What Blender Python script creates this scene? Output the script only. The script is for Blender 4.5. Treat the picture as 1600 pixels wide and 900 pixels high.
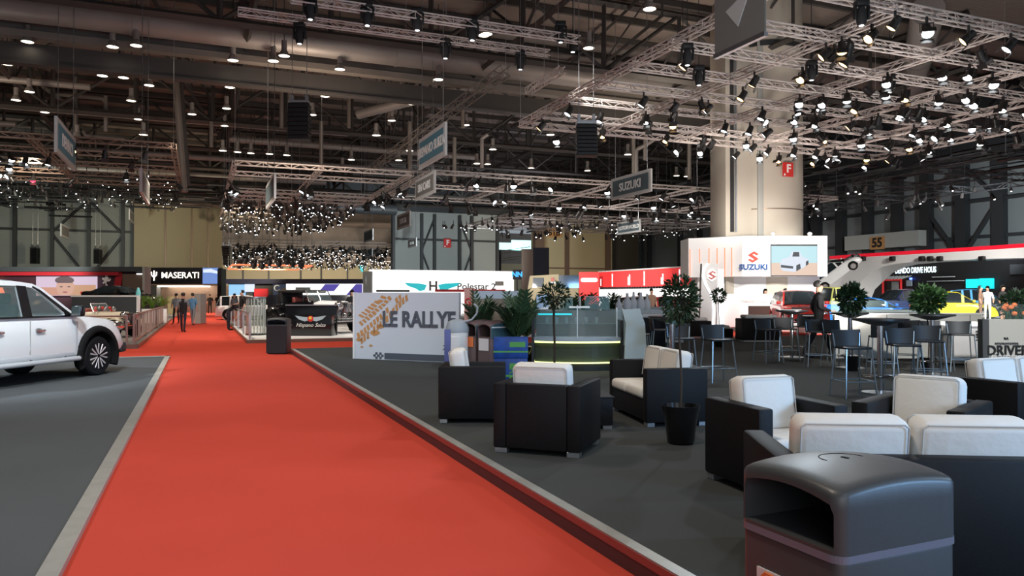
import bpy, bmesh, math, random
from math import sin, cos, pi, radians, atan2, sqrt
from mathutils import Vector, Matrix
from mathutils.geometry import tessellate_polygon
random.seed(7)
for o in list(bpy.data.objects): bpy.data.objects.remove(o)
SC = bpy.context.scene
COL = SC.collection
# ------------------------------------------------------------------ camera
F = 1180.0; CH = 1.63; YAW = radians(22.4); PITCH = radians(0.58)
YC = -YAW
cam = bpy.data.cameras.new('camera'); cam.lens = F/1600*36; cam.sensor_width = 36; cam.clip_end = 600
camo = bpy.data.objects.new('camera', cam); COL.objects.link(camo)
camo.location = (0, 0, CH); camo.rotation_euler = (radians(90)+PITCH, 0, YC)
SC.camera = camo
# ------------------------------------------------------------------ world and exposure
w = bpy.data.worlds.new('world'); SC.world = w; w.use_nodes = True
w.node_tree.nodes['Background'].inputs[0].default_value = (0.80, 0.9, 1.0, 1)
w.node_tree.nodes['Background'].inputs[1].default_value = 0.35
SC.view_settings.view_transform = 'Standard'; SC.view_settings.look = 'None'
SC.view_settings.exposure = 0.0; SC.view_settings.gamma = 1.0; SC.view_settings.use_curve_mapping = False
SC.cycles.use_denoising = True
SC.cycles.max_bounces = 5; SC.cycles.diffuse_bounces = 2; SC.cycles.glossy_bounces = 2
SC.cycles.transmission_bounces = 4; SC.cycles.transparent_max_bounces = 12
SC.cycles.sample_clamp_indirect = 3.0; SC.cycles.caustics_reflective = False; SC.cycles.caustics_refractive = False

def spot(name, loc, target, power, color, angle=70, size=0.3, blend=0.6):
    l = bpy.data.lights.new(name, 'SPOT'); l.energy = power; l.color = color
    l.spot_size = radians(angle); l.spot_blend = blend; l.shadow_soft_size = size
    o = bpy.data.objects.new(name, l); COL.objects.link(o); o.location = loc
    d = Vector(target)-Vector(loc); o.rotation_euler = d.to_track_quat('-Z', 'Y').to_euler()
    return o
def area(name, loc, target, power, color, sx, sy):
    l = bpy.data.lights.new(name, 'AREA'); l.energy = power; l.color = color; l.shape = 'RECTANGLE'; l.size = sx; l.size_y = sy
    o = bpy.data.objects.new(name, l); COL.objects.link(o); o.location = loc
    d = Vector(target)-Vector(loc); o.rotation_euler = d.to_track_quat('-Z', 'Y').to_euler()
    return o
WARM = (1, .86, .70); NEUT = (1, .96, .9); COOL = (.78, .9, 1.0)
# hall lamps over the aisle, the lounge and the stands
for (x, y, p) in [(0, 4, 620), (0, 13, 520), (0, 25, 1250), (0, 38, 1300), (0, 55, 2500), (0, 75, 3500)]:
    spot('aisle_lamp', (x, y, 9.5), (x, y+.5, 0), p*2.15, WARM, 110, .5)
spot('pickup_lamp', (-1.5, 8.0, 8.5), (-3.8, 17.0, .8), 5200, COOL, 40, .25)
spot('stand_lamp', (-5.5, 3.0, 8.5), (-4.5, 6.0, 0), 1500, COOL, 90, .4)
spot('pickup_lamp', (-9.5, 16.0, 8.5), (-3.0, 17.0, .5), 4000, COOL, 60, .25)
spot('lounge_lamp', (14.5, 16.5, 8.6), (4.2, 6.0, 0), 1500, COOL, 60, .12)
spot('lounge_lamp', (9.5, 8.5, 8.6), (6.0, 9.0, 0), 650, NEUT, 95, .3)
spot('lounge_lamp', (3.0, -3.0, 7.0), (5.5, 5.0, .3), 250, COOL, 70, .4)
spot('lounge_lamp', (12.5, 1.5, 5.0), (5.0, 5.5, .7), 1000, (.55, .78, 1), 60, .4)
spot('rally_lamp', (5.0, 8.0, 8.0), (6.5, 17.0, .9), 1300, (.8, .9, 1), 50, .3)
spot('counter_lamp', (12.0, 15.5, 8.4), (11, 13.5, .9), 500, NEUT, 60, .3)
for (x, y, tx, ty, p) in [(17.6, 20.8, 24, 29, 4600), (21.5, 20.8, 27, 26, 7000), (28.5, 20.8, 33, 26, 5000), (33, 18, 38, 27, 6500), (38, 22, 42, 36, 8000)]:
    spot('stand_lamp', (x, y, 7.9), (tx, ty, 1.2), p, NEUT, 62, .3)
spot('pillar_lamp', (17, 22, 3.0), (27, 33, 11), 3600, (1, .93, .84), 50, .4)
spot('wall_fill', (6, 62, 4), (-12, 96, 9), 9000, (1, .86, .6), 75, .5)
spot('wall_fill', (-10, 60, 4), (-22, 96, 9), 8000, (.9, .95, .85), 75, .5)
spot('wall_fill', (22, 64, 4), (30, 96, 8), 9000, (.85, .95, 1), 70, .5)
spot('wall_fill', (38, 66, 3), (44, 96, 9), 11000, (1, .80, .58), 50, .5)
spot('wall_fill', (47, 32, 6.2), (56, 46, 8), 3200, (.85, .95, 1), 110, .5)
spot('stand_lamp', (-8, 45, 8.5), (-12, 60, 1), 3500, WARM, 80, .4)
spot('stand_lamp', (6, 26, 8.5), (5, 34, 1), 2600, NEUT, 80, .4)
spot('stand_lamp', (-9, 24, 8.5), (-7, 30, 1), 3000, WARM, 80, .4)
spot('roof_lamp', (5, 38, 9.2), (5, 48, 17), 950, (1, .8, .62), 150, 1.0)
spot('roof_lamp', (-14, 44, 9.2), (-14, 56, 17), 1500, (1, .8, .62), 150, 1.0)
spot('roof_lamp', (24, 34, 9.6), (24, 40, 17), 900, (1, .85, .7), 150, 1.0)
spot('roof_lamp', (30, 60, 9.6), (25, 66, 17), 1200, (.9, .9, 1), 150, 1.0)

# added upward spots brighten the truss grids; no such fixtures stand there
for (x, y, z, tx, ty, tz, p, a) in [(20, 14, 1.5, 20, 21, 8.6, 1500, 120), (27, 24, 1.5, 25, 22, 8.6, 1500, 120), (13, 12, 1.2, 15, 18, 8.6, 900, 120), (18, 40, 2, 22, 46, 8.6, 1800, 130), (-12, 34, 2, -12, 45, 8.6, 600, 130), (5, 34, 2, 5, 48, 8.6, 700, 130)]:
    spot('truss_fill', (x, y, z), (tx, ty, tz), p, (1, .93, .88), a, .5)
area('general_fill', (-1, -9, 4.5), (5, 30, 13), 500, (.9, .95, 1), 10, 5)  # broad fill area added behind the camera, standing for unseen stands
spot('barrier_fill', (10.5, 2.0, 7), (14.9, 11.0, .5), 5200, NEUT, 34, .3)  # spot added to brighten the dark barrier and lettered wall
spot('far_hall_fill', (14, 150, 4), (10, 172, 5), 11000, WARM, 120, .5)  # low spots added in the next hall to lift its dark wall
spot('far_hall_fill', (36, 150, 4), (36, 172, 5), 11000, WARM, 120, .5)
spot('far_hall_fill', (22, 125, 3), (22, 140, 9), 9000, WARM, 140, .5)
for (x, y, z, tx, ty, tz, p) in [(2.5, 20, 9, -5.2, 29, 8.6, 1300), (0, 19, 8.5, 8.4, 27.5, 8.2, 1300), (2, 30, 9.5, 11.2, 38, 7.8, 1300), (11, 22, 9.5, 21.2, 31, 7.6, 1800), (3.5, 5, 5, 11, 12, 8.0, 1300), (24, 48, 8, 34, 57, 6.5, 1500)]:
    spot('sign_fill', (x, y, z), (tx, ty, tz), p, NEUT, 40, .3)  # extra spots added so the hanging sign faces are not dark
area('blue_fill', (8.0, -2.5, 2.6), (4.5, 5.5, .5), 420, (.30, .58, 1), 2.2, 1.4)  # unseen area light added behind the camera to tint cushions and bin blue
spot('fascia_lamp', (22, 46, 7), (34, 52, .5), 6000, NEUT, 80, .4)
spot('wall_fill', (20, 70, 4), (28, 96, 9), 9000, (.85, .95, 1), 75, .5)  # mid-hall spot added to brighten the panelled back wall
# ------------------------------------------------------------------ pixel -> world helpers (real distances)
def ray(px, py):
    xc = (px-800)/F; yc = (450-py)/F
    fw = cos(PITCH)-yc*sin(PITCH); up = sin(PITCH)+yc*cos(PITCH)
    return xc/fw, up/fw
def CW(r, D, z=0): return Vector((r*cos(YAW)+D*sin(YAW), -r*sin(YAW)+D*cos(YAW), z))
def V(px, py, D):
    a, b = ray(px, py); return CW(a*D, D, CH+b*D)
def G(px, py, z=0.0):
    a, b = ray(px, py); D = (z-CH)/b; return CW(a*D, D, z)
def AX(px, py, X):
    a, b = ray(px, py); D = X/(a*cos(YAW)+sin(YAW)); return CW(a*D, D, CH+b*D)
def AY(px, py, Y):
    a, b = ray(px, py); D = Y/(-a*sin(YAW)+cos(YAW)); return CW(a*D, D, CH+b*D)
P = 0.14   # height of the raised lounge floor

# ------------------------------------------------------------------ materials
MATS = {}
def mat(name, col, rough=.6, metal=0., emit=0., ecol=None, bump=None, noise=None, alpha=1., coat=0., spec=.5):
    if name in MATS: return MATS[name]
    m = bpy.data.materials.new(name); m.use_nodes = True; nt = m.node_tree; b = nt.nodes['Principled BSDF']
    I = b.inputs
    I['Base Color'].default_value = (*col, 1); I['Roughness'].default_value = rough; I['Metallic'].default_value = metal
    I['Specular IOR Level'].default_value = spec
    if coat: I['Coat Weight'].default_value = coat; I['Coat Roughness'].default_value = .05
    if emit: I['Emission Color'].default_value = (*(ecol or col), 1); I['Emission Strength'].default_value = emit
    if alpha < 1: I['Alpha'].default_value = alpha
    if noise:
        sc, amt = noise
        tc = nt.nodes.new('ShaderNodeTexCoord'); n = nt.nodes.new('ShaderNodeTexNoise'); n.inputs['Scale'].default_value = sc; n.inputs['Detail'].default_value = 5
        mp = nt.nodes.new('ShaderNodeMapRange'); mp.inputs[3].default_value = 1-amt; mp.inputs[4].default_value = 1+amt
        hs = nt.nodes.new('ShaderNodeHueSaturation'); hs.inputs['Color'].default_value = (*col, 1)
        nt.links.new(tc.outputs['Object'], n.inputs['Vector']); nt.links.new(n.outputs['Fac'], mp.inputs[0])
        nt.links.new(mp.outputs[0], hs.inputs['Value']); nt.links.new(hs.outputs[0], I['Base Color'])
    if bump:
        kind, sc, st = bump
        tc = nt.nodes.new('ShaderNodeTexCoord'); bp = nt.nodes.new('ShaderNodeBump'); bp.inputs['Strength'].default_value = st
        if kind == 'noise':
            n = nt.nodes.new('ShaderNodeTexNoise'); n.inputs['Scale'].default_value = sc; out = n.outputs['Fac']
        elif kind == 'wicker':
            n = nt.nodes.new('ShaderNodeTexChecker'); n.inputs['Scale'].default_value = sc; out = n.outputs['Fac']
        else:
            n = nt.nodes.new('ShaderNodeTexWave'); n.inputs['Scale'].default_value = sc; n.bands_direction = kind; out = n.outputs['Fac']
        nt.links.new(tc.outputs['Object'], n.inputs['Vector']); nt.links.new(out, bp.inputs['Height']); nt.links.new(bp.outputs[0], I['Normal'])
        bp.inputs['Distance'].default_value = .02
    m.cycles.emission_sampling = 'NONE' if emit and emit > 0 else 'AUTO'
    MATS[name] = m; return m
def M(n): return MATS[n]
def glassy(name, col, alpha, rough=.05):
    m = mat(name, col, rough, alpha=alpha, spec=.8); return m

mat('red_carpet', (.56, .066, .042), .95, noise=(.8, .10), bump=('noise', 300, .15), spec=.1)
mat('grey_carpet', (.088, .094, .098), .95, noise=(.9, .12), bump=('noise', 300, .15), spec=.15)
mat('brown_carpet', (.056, .060, .060), .95, noise=(.6, .10), bump=('noise', 300, .15), spec=.15)
mat('concrete', (.16, .15, .14), .8, noise=(.5, .15))
mat('trim_alu', (.50, .50, .47), .45, .6, noise=(6, .2))
mat('trim_red', (.32, .08, .07), .4, .3)
mat('skirt_dark', (.055, .03, .032), .45)
mat('roof_deck', (.23, .185, .16), .8, bump=('Y', 1.2, .5), noise=(.3, .25))
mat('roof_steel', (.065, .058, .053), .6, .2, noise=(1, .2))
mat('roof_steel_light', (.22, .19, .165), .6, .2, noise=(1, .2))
mat('duct', (.30, .27, .25), .5, .3, noise=(.7, .2))
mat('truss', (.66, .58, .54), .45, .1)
mat('truss_dark', (.04, .04, .042), .5)
mat('wall_panel', (.30, .32, .30), .7, bump=('Z', .8, .3), noise=(.25, .1))
mat('wall_beige', (.44, .38, .24), .7, noise=(.3, .08))
mat('wall_dark', (.19, .21, .21), .7, noise=(.3, .1))
mat('black', (.010, .010, .011), .5); mat('black_gloss', (.008, .008, .01), .15)
mat('black_soft', (.022, .022, .024), .75)
mat('steel_dark', (.028, .03, .032), .5)
mat('white', (.80, .80, .78), .5); mat('white_gloss', (.82, .83, .83), .22, coat=.8)
mat('chrome', (.78, .78, .8), .15, 1); mat('steel', (.55, .57, .6), .3, .9)
mat('concrete_pillar', (.55, .49, .41), .75, noise=(.4, .05))
mat('wicker', (.0055, .0055, .007), .6, bump=('wicker', 90, 1.0), noise=(60, .5), spec=.28)
mat('cushion', (.78, .76, .72), .85, bump=('noise', 14, .25)); mat('piping', (.55, .54, .52), .8)
mat('lens_white', (1, 1, 1), .3, emit=9, ecol=(.92, .97, 1)); mat('lens_warm', (1, .6, .3), .3, emit=5, ecol=(1, .62, .28))
mat('lens_bay', (1, .9, .7), .3, emit=7, ecol=(1, .9, .72)); mat('lens_red', (1, .1, .1), .3, emit=5, ecol=(1, .03, .08)); mat('lens_blue', (.1, .1, 1), .3, emit=6, ecol=(.08, .15, 1))
mat('can', (.035, .033, .032), .35, .4); mat('can_bright', (.5, .48, .46), .25, .9)
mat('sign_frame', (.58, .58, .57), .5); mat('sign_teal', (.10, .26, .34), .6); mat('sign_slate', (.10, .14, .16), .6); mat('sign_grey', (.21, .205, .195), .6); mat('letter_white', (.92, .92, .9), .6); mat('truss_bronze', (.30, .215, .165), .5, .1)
mat('leaf', (.045, .11, .03), .55, noise=(6, .5)); mat('leaf_dark', (.022, .055, .022), .5, noise=(6, .5)); mat('leaf_bright', (.20, .34, .06), .55, noise=(6, .4))
mat('bark', (.05, .035, .025), .85); mat('soil', (.02, .015, .01), .95); mat('pot_black', (.008, .008, .009), .12)
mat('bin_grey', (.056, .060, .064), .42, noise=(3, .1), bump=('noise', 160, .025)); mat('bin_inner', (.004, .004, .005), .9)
mat('bin_band', (.16, .17, .22), .35); mat('bin_light', (.36, .40, .44), .45); mat('bin_brown', (.13, .085, .085), .5); mat('bin_blue', (.04, .09, .11), .45)
mat('tire', (.008, .008, .009), .85, spec=.2); mat('rubber', (.007, .007, .007), .8, spec=.2); mat('step_alu', (.62, .64, .66), .4, .3)
mat('skin', (.50, .28, .19), .6); mat('hair', (.012, .009, .008), .6); mat('cloth_black', (.010, .010, .012), .85); mat('cloth_navy', (.02, .025, .04), .85)
mat('cloth_grey', (.16, .18, .2), .85); mat('cloth_tan', (.22, .13, .09), .85); mat('cloth_white', (.65, .66, .68), .8); mat('cloth_blue', (.08, .2, .35), .85)
glassy('car_glass', (.16, .26, .25), .20); mat('dark_glass', (.012, .018, .022), .06, spec=.8); glassy('clear_glass', (.55, .75, .75), .12)
m_bg = mat('barrier_glass', (.35, .5, .5), .1, alpha=.05, spec=.2)
glassy('teal_glass', (.30, .50, .50), .22)
mat('paint_red', (.62, .02, .015), .25, coat=1); mat('paint_yellow', (.75, .62, .02), .35, coat=.3); mat('paint_jimny', (.70, .72, .22), .4, coat=.2)
mat('paint_blue', (.01, .16, .62), .4, coat=.15, spec=.3); mat('paint_navy', (.015, .022, .09), .25, coat=1); mat('paint_cyan', (.03, .3, .65), .3, coat=1); mat('paint_cream', (.55, .50, .40), .35)
mat('paint_black', (.006, .006, .007), .12, coat=1)
mat('white_led', (1, 1, 1), .5, emit=1.15, ecol=(1, 1, .99)); mat('stand_white', (.86, .85, .84), .45)
mat('neon_orange', (.6, .1, .04), .5, emit=1.1, ecol=(1, .27, .12)); mat('neon_yellow', (.8, .85, .3), .5, emit=2.2, ecol=(.78, .85, .30)); mat('teal_led', (.0, .6, .65), .5, emit=.9, ecol=(.02, .62, .7)); mat('teal_bright', (.5, 1, 1), .5, emit=1.6, ecol=(.55, 1, 1))
mat('teal_logo', (.0, .45, .52), .4, emit=.55, ecol=(.04, .72, .78)); mat('red_panel', (.80, .035, .035), .5, emit=.25, ecol=(1, .05, .05)); mat('red_sign', (.62, .03, .025), .5)
mat('slate_text', (.075, .085, .11), .6); mat('ochre', (.52, .26, .09), .7); mat('rally_white', (.60, .64, .70), .5)
mat('orange', (.8, .2, .05), .6); mat('label_white', (.75, .72, .72), .5); mat('suzuki_blue', (.012, .075, .26), .5); mat('suzuki_red', (.72, .07, .04), .5)
mat('blue_box', (.012, .075, .36), .45, noise=(8, .7)); mat('blue_box_green', (.12, .45, .10), .5); mat('box_purple', (.10, .12, .32), .6)
mat('partition', (.055, .06, .065), .5); mat('bronze', (.23, .16, .12), .4, .5); mat('rail', (.36, .27, .23), .4, .4)
mat('grey_wing', (.46, .52, .50), .5); mat('grey_wall', (.40, .40, .37), .6); mat('table_top', (.03, .032, .035), .3); mat('cyan_plastic', (.2, .7, .72), .4)
mat('stool_black', (.016, .019, .023), .45); mat('stool_leg', (.30, .36, .40), .3, .8)

# ------------------------------------------------------------------ mesh helpers
def newobj(name, bm, mats, parent=None, smooth=False, angle=35):
    me = bpy.data.meshes.new(name)
    bm.normal_update(); bm.to_mesh(me); bm.free()
    for mm in (mats if isinstance(mats, (list, tuple)) else [mats]): me.materials.append(M(mm) if isinstance(mm, str) else mm)
    if smooth:
        me.polygons.foreach_set('use_smooth', [True]*len(me.polygons)); me.set_sharp_from_angle(angle=radians(angle))
    o = bpy.data.objects.new(name, me); COL.objects.link(o)
    if parent: o.parent = parent
    return o
def tag(o, label, cat=None, group=None, kind=None):
    if label: o['label'] = label
    if cat: o['category'] = cat
    if group: o['group'] = group
    if kind: o['kind'] = kind
    return o
def T(name, label, cat, loc=(0, 0, 0), rz=0, group=None):
    o = bpy.data.objects.new(name, None); COL.objects.link(o); o.location = loc; o.rotation_euler = (0, 0, rz); o.empty_display_size = .1
    return tag(o, label, cat, group)
def struct(o): o['kind'] = 'structure'; return o
def bx(bm, c, s, bev=0, seg=2, rz=0, mi=0, rot=None):
    """box centre c, full size s"""
    mt = Matrix.Translation(Vector(c))
    if rz: mt = mt @ Matrix.Rotation(rz, 4, 'Z')
    if rot: mt = mt @ rot.to_4x4()
    mt = mt @ Matrix.Diagonal((*s, 1))
    r = bmesh.ops.create_cube(bm, size=1, matrix=mt)
    vs = r['verts']; fs = list({f for v in vs for f in v.link_faces})
    for f in fs: f.material_index = mi
    if bev:
        es = list({e for v in vs for e in v.link_edges})
        rb = bmesh.ops.bevel(bm, geom=es, offset=bev, segments=seg, affect='EDGES', profile=.5)
        for f in rb['faces']: f.material_index = mi
def bz(bm, x0, x1, y0, y1, z0, z1, bev=0, seg=2, mi=0):
    bx(bm, ((x0+x1)/2, (y0+y1)/2, (z0+z1)/2), (abs(x1-x0), abs(y1-y0), abs(z1-z0)), bev, seg, mi=mi)
def tube(bm, p0, p1, r, n=6, r1=None, mi=0, cap=True):
    p0 = Vector(p0); p1 = Vector(p1); d = p1-p0; L = d.length
    if L < 1e-6: return
    mt = Matrix.Translation((p0+p1)/2) @ d.to_track_quat('Z', 'Y').to_matrix().to_4x4()
    rr = bmesh.ops.create_cone(bm, cap_ends=cap, segments=n, radius1=r, radius2=r if r1 is None else r1, depth=L, matrix=mt)
    if mi:
        for f in {f for v in rr['verts'] for f in v.link_faces}: f.material_index = mi
def path(bm, pts, r, n=6, mi=0):
    for a, b in zip(pts[:-1], pts[1:]): tube(bm, a, b, r, n, mi=mi)
def lathe(bm, prof, c=(0, 0, 0), n=20, axis='Z', mi=0):
    """prof: list of (r, h)"""
    rings = []
    for r, h in prof:
        ring = []
        for i in range(n):
            a = 2*pi*i/n
            if axis == 'Z': v = (r*cos(a), r*sin(a), h)
            elif axis == 'X': v = (h, r*cos(a), r*sin(a))
            else: v = (r*cos(a), h, r*sin(a))
            ring.append(bm.verts.new(Vector(v)+Vector(c)))
        rings.append(ring)
    for a, b in zip(rings[:-1], rings[1:]):
        for i in range(n):
            f = bm.faces.new((a[i], a[(i+1) % n], b[(i+1) % n], b[i])); f.material_index = mi
    for ring in (rings[0], rings[-1]):
        if (ring[0].co-ring[n//2].co).length > 1e-4:
            f = bm.faces.new(ring); f.material_index = mi
    bmesh.ops.recalc_face_normals(bm, faces=bm.faces)
def ball(bm, c, s, seg=12, mi=0):
    mt = Matrix.Translation(Vector(c)) @ Matrix.Diagonal((*(s if hasattr(s, '__len__') else (s, s, s)), 1))
    r = bmesh.ops.create_uvsphere(bm, u_segments=seg, v_segments=max(6, seg//2+2), radius=1, matrix=mt)
    if mi:
        for f in {f for v in r['verts'] for f in v.link_faces}: f.material_index = mi
def prism(bm, pts, t, mat4=None, holes=(), mi=0):
    """2D outline (x,z) in the local XZ plane, thickness t along +y; holes = list of outlines"""
    loops = [list(pts)]+[list(h) for h in holes]
    flat = [p for l in loops for p in l]
    tris = tessellate_polygon([[Vector((p[0], p[1], 0)) for p in l] for l in loops])
    mm = mat4 or Matrix.Identity(4)
    A = [bm.verts.new(mm @ Vector((p[0], 0, p[1]))) for p in flat]
    B = [bm.verts.new(mm @ Vector((p[0], t, p[1]))) for p in flat]
    for t3 in tris:
        try:
            bm.faces.new([A[i] for i in t3]).material_index = mi; bm.faces.new([B[i] for i in reversed(t3)]).material_index = mi
        except ValueError: pass
    k = 0
    for l in loops:
        n = len(l)
        for i in range(n):
            j = (i+1) % n
            bm.faces.new((A[k+i], A[k+j], B[k+j], B[k+i])).material_index = mi
        k += n
    bmesh.ops.recalc_face_normals(bm, faces=bm.faces)
def BM(): return bmesh.new()
def box(name, x0, x1, y0, y1, z0, z1, m, parent=None, bev=0, seg=2, smooth=False):
    bm = BM(); bz(bm, x0, x1, y0, y1, z0, z1, bev, seg); return newobj(name, bm, m, parent, smooth or bev > 0)
def text(name, body, size, loc, m, parent=None, rz=0, sx=1, ext=.01, off=0.0, align='CENTER', shear=0):
    c = bpy.data.curves.new(name, 'FONT'); c.body = body; c.size = size; c.extrude = ext; c.offset = off; c.align_x = align; c.align_y = 'CENTER'; c.shear = shear; c.resolution_u = 3
    c.materials.append(M(m) if isinstance(m, str) else m); o = bpy.data.objects.new(name, c); COL.objects.link(o)
    o.location = loc; o.rotation_euler = (pi/2, 0, rz); o.scale = (sx, 1, 1)
    bpy.context.view_layer.update(); ev = o.evaluated_get(bpy.context.evaluated_depsgraph_get()); nm = bpy.data.meshes.new_from_object(ev); mt = o.matrix_basis.copy(); bpy.data.objects.remove(o); bpy.data.curves.remove(c)
    if not nm.materials: nm.materials.append(M(m) if isinstance(m, str) else m)
    o = bpy.data.objects.new(name, nm); COL.objects.link(o); o.matrix_basis = mt
    if parent: o.parent = parent
    return o
def copy_tree(o, parent=None):
    c = o.copy(); COL.objects.link(c)
    if parent: c.parent = parent
    for ch in list(o.children): copy_tree(ch, c)
    return c
# ================================================================== SETTING
def plane_box(name, x0, x1, y0, y1, z0, z1, m): return struct(box(name, x0, x1, y0, y1, z0, z1, m))
plane_box('floor', -60, 70, -12, 190, -.30, -.02, 'concrete')
# red carpet: main aisle, cross aisle
bm = BM(); bz(bm, -.74, 2.34, -6, 22, -.02, 0); bz(bm, -22, 34, 22, 27.5, -.02, 0); bz(bm, -1.8, 1.5, 27.5, 95, -.02, 0); bz(bm, 11.5, 30, 27.5, 34, -.02, 0)
struct(newobj('red_carpet_floor', bm, 'red_carpet'))
# left grey stand floor with metal edge
plane_box('stand_floor', -22, -.80, -6, 21.9, -.02, .035, 'grey_carpet')
bm = BM(); bz(bm, -.86, -.74, -6, 22, -.02, .043); bz(bm, -22, -.74, 21.86, 22.0, -.02, .043); struct(newobj('trim_1', bm, 'trim_alu'))
# raised lounge floor
plane_box('lounge_floor', 2.40, 30, -6, 21.96, 0, P, 'brown_carpet')
bm = BM(); bz(bm, 2.34, 2.40, -6, 22.02, 0, P-.045); bz(bm, 2.34, 30, 21.96, 22.02, 0, P-.045); struct(newobj('trim_2', bm, 'skirt_dark'))
bm = BM(); bz(bm, 2.335, 2.40, -6, 22.03, P-.045, P+.002); bz(bm, 2.34, 30, 21.96, 22.03, P-.045, P+.002); struct(newobj('trim_3', bm, 'trim_red'))
bm = BM(); bz(bm, 2.345, 2.43, -6, 22.0, P+.002, P+.008); struct(newobj('trim_4', bm, 'trim_alu'))
# ceiling
plane_box('ceiling', -60, 66, -12, 190, 17.0, 17.3, 'roof_deck')
# back wall of the hall (Y = 96) in segments left and right of the openings
def wx(px): return AY(px, 400, 96).x
plane_box('wall_back', -60, wx(210), 96, 96.5, 0, 12.6, 'wall_panel')
plane_box('wall_back', wx(210), wx(347), 95.2, 96.0, 0, 12.3, 'wall_beige')
plane_box('wall_back', wx(612), wx(777), 96, 96.5, 0, 12.6, 'wall_panel')
plane_box('wall_back', wx(832), 56, 96, 96.5, 0, 12.6, 'wall_beige')
bm = BM(); bz(bm, -60, wx(347), 95.0, 96.5, 12.6, 17); bz(bm, wx(612), 56, 95.0, 96.5, 12.6, 17); struct(newobj('wall_back', bm, 'steel_dark'))
bm = BM(); bz(bm, wx(347), wx(612), 95.8, 96.8, 12.9, 17); struct(newobj('beam', bm, 'steel_dark'))
plane_box('beam', wx(330), wx(615), 95.4, 95.8, 12.1, 12.7, 'roof_steel')
def frame_lines(Y, xs, z0, z1, girts, diags, m='steel_dark', w=.35):
    bm = BM()
    for x in xs: bz(bm, x-w/2, x+w/2, Y-.5, Y, z0, z1)
    for z in girts: bz(bm, xs[0], xs[-1], Y-.3, Y-.05, z-.12, z+.12)
    for (xa, za, xb, zb) in diags: tube(bm, (xa, Y-.25, za), (xb, Y-.25, zb), .13, 6)
    return struct(newobj('wall_frame', bm, m))
zt = 12.3
frame_lines(96, [wx(-30), wx(24), wx(82), wx(139), wx(192), wx(208)], 0, zt, [AY(100, 360, 96).z], [(wx(82), 8.6, wx(139), 12.3), (wx(139), 12.3, wx(192), 8.6), (wx(82), 8.4, wx(139), 3.5), (wx(192), 8.4, wx(139), 3.5)])
frame_lines(96, [wx(614), wx(658), wx(678), wx(717), wx(736), wx(776)], 0, zt, [AY(640, 374, 96).z], [(wx(658), 7.5, wx(678), 11.8), (wx(658), 7.5, wx(678), 3.0), (wx(736), 7.5, wx(717), 11.8), (wx(736), 7.5, wx(717), 3.0)])
# recessed light strip panels on beige wall
bm = BM()
for p_ in (259, 300, 325): bz(bm, wx(p_)-.06, wx(p_)+.06, 95.0, 95.2, 0, 12.2)
bz(bm, wx(210), wx(347), 94.9, 95.2, 11.9, 12.3)
struct(newobj('wall_joints', bm, 'bronze'))
# next hall back wall
plane_box('wall_far', AY(340, 400, 172).x-20, AY(640, 400, 172).x+50, 172, 172.5, 0, 9.5, 'wall_beige')
plane_box('wall_far', AY(340, 400, 172).x-20, AY(640, 400, 172).x+50, 172, 172.5, 9.5, 17, 'roof_steel_light')
bm = BM()
for p_ in (380, 420, 470, 502, 543, 580): bz(bm, AY(p_, 400, 172).x-.15, AY(p_, 400, 172).x+.15, 171.8, 172, 0, 9.5)
struct(newobj('wall_far_joints', bm, 'steel_dark'))
# right wall X=56
plane_box('wall_right', 56, 56.5, -12, 96, 0, 12.0, 'wall_dark')
plane_box('wall_right', 55.7, 56.5, -12, 96, 12.0, 17, 'steel_dark')
bm = BM()
ys = [AX(p_, 380, 56).y for p_ in (1262, 1280, 1318, 1360, 1406, 1452, 1508, 1566, 1640)]
for y in ys: bz(bm, 55.4, 56, y-.45, y+.45, 0, 12)
for z in (6.2, 9.0): bz(bm, 55.7, 56, ys[-1], ys[0], z-.12, z+.12)
tube(bm, (55.6, ys[5], 8.8), (55.6, ys[6], 12), .18); tube(bm, (55.6, ys[6], 12), (55.6, ys[7], 9), .18)
tube(bm, (55.6, ys[5], 8.8), (55.6, ys[6], 4.5), .18); tube(bm, (55.6, ys[6], 4.5), (55.6, ys[7], 8.8), .18)
tube(bm, (55.6, ys[0], 11), (55.6, ys[1], 7), .14)
struct(newobj('wall_frame', bm, 'steel_dark'))
yb = [AX(p_, 400, 56).y for p_ in (955, 1005, 1066, 1130)]
plane_box('wall_right', 55.3, 56, yb[1], yb[0]-.3, 0, 12.0, 'partition')
bm = BM()
for y in (yb[1]-2, yb[2], yb[3], (yb[2]+yb[3])/2): bz(bm, 55.4, 56, y-.2, y+.2, 0, 12)
struct(newobj('wall_frame', bm, 'black_soft'))
plane_box('wall_left', -60.5, -60, -12, 96, 0, 17, 'wall_dark')
# number boards on walls
def wall_board(px, py, X, body, size, m='ochre'):
    p = AX(px, py, X); r = T('wall_number', f'yellow wall number {body} high on the hall wall', 'sign', p, -pi/2)
    box('number_plate', -size*.55*len(body)*.62, size*.55*len(body)*.62, -.03, .03, -size*.5, size*.5, m, r); text('digits', body, size, (0, -.04, 0), 'black', r, off=.03)
p55 = AX(1378, 380, 55); r = T('wall_number', 'orange number 55 on the grey box above the white arch', 'sign', p55+Vector((-.55, 0, 0)), -pi/2)
box('number_plate', -.75, .75, -.03, .03, -.55, .55, 'ochre', r); text('digits', '55', 1.1, (0, -.04, 0), 'black', r, off=.04)
bm = BM(); a0 = AX(1326, 380, 55); a1 = AX(1442, 380, 55); bz(bm, 54.5, 56, a1.y, a0.y, AX(1326, 392, 55).z, AX(1326, 370, 55).z); struct(newobj('wall_box', bm, 'grey_wall'))
p51 = AY(866, 364, 95.5); r = T('wall_number', 'yellow number 51B at the top of the beige wall', 'sign', p51, 0)
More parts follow.
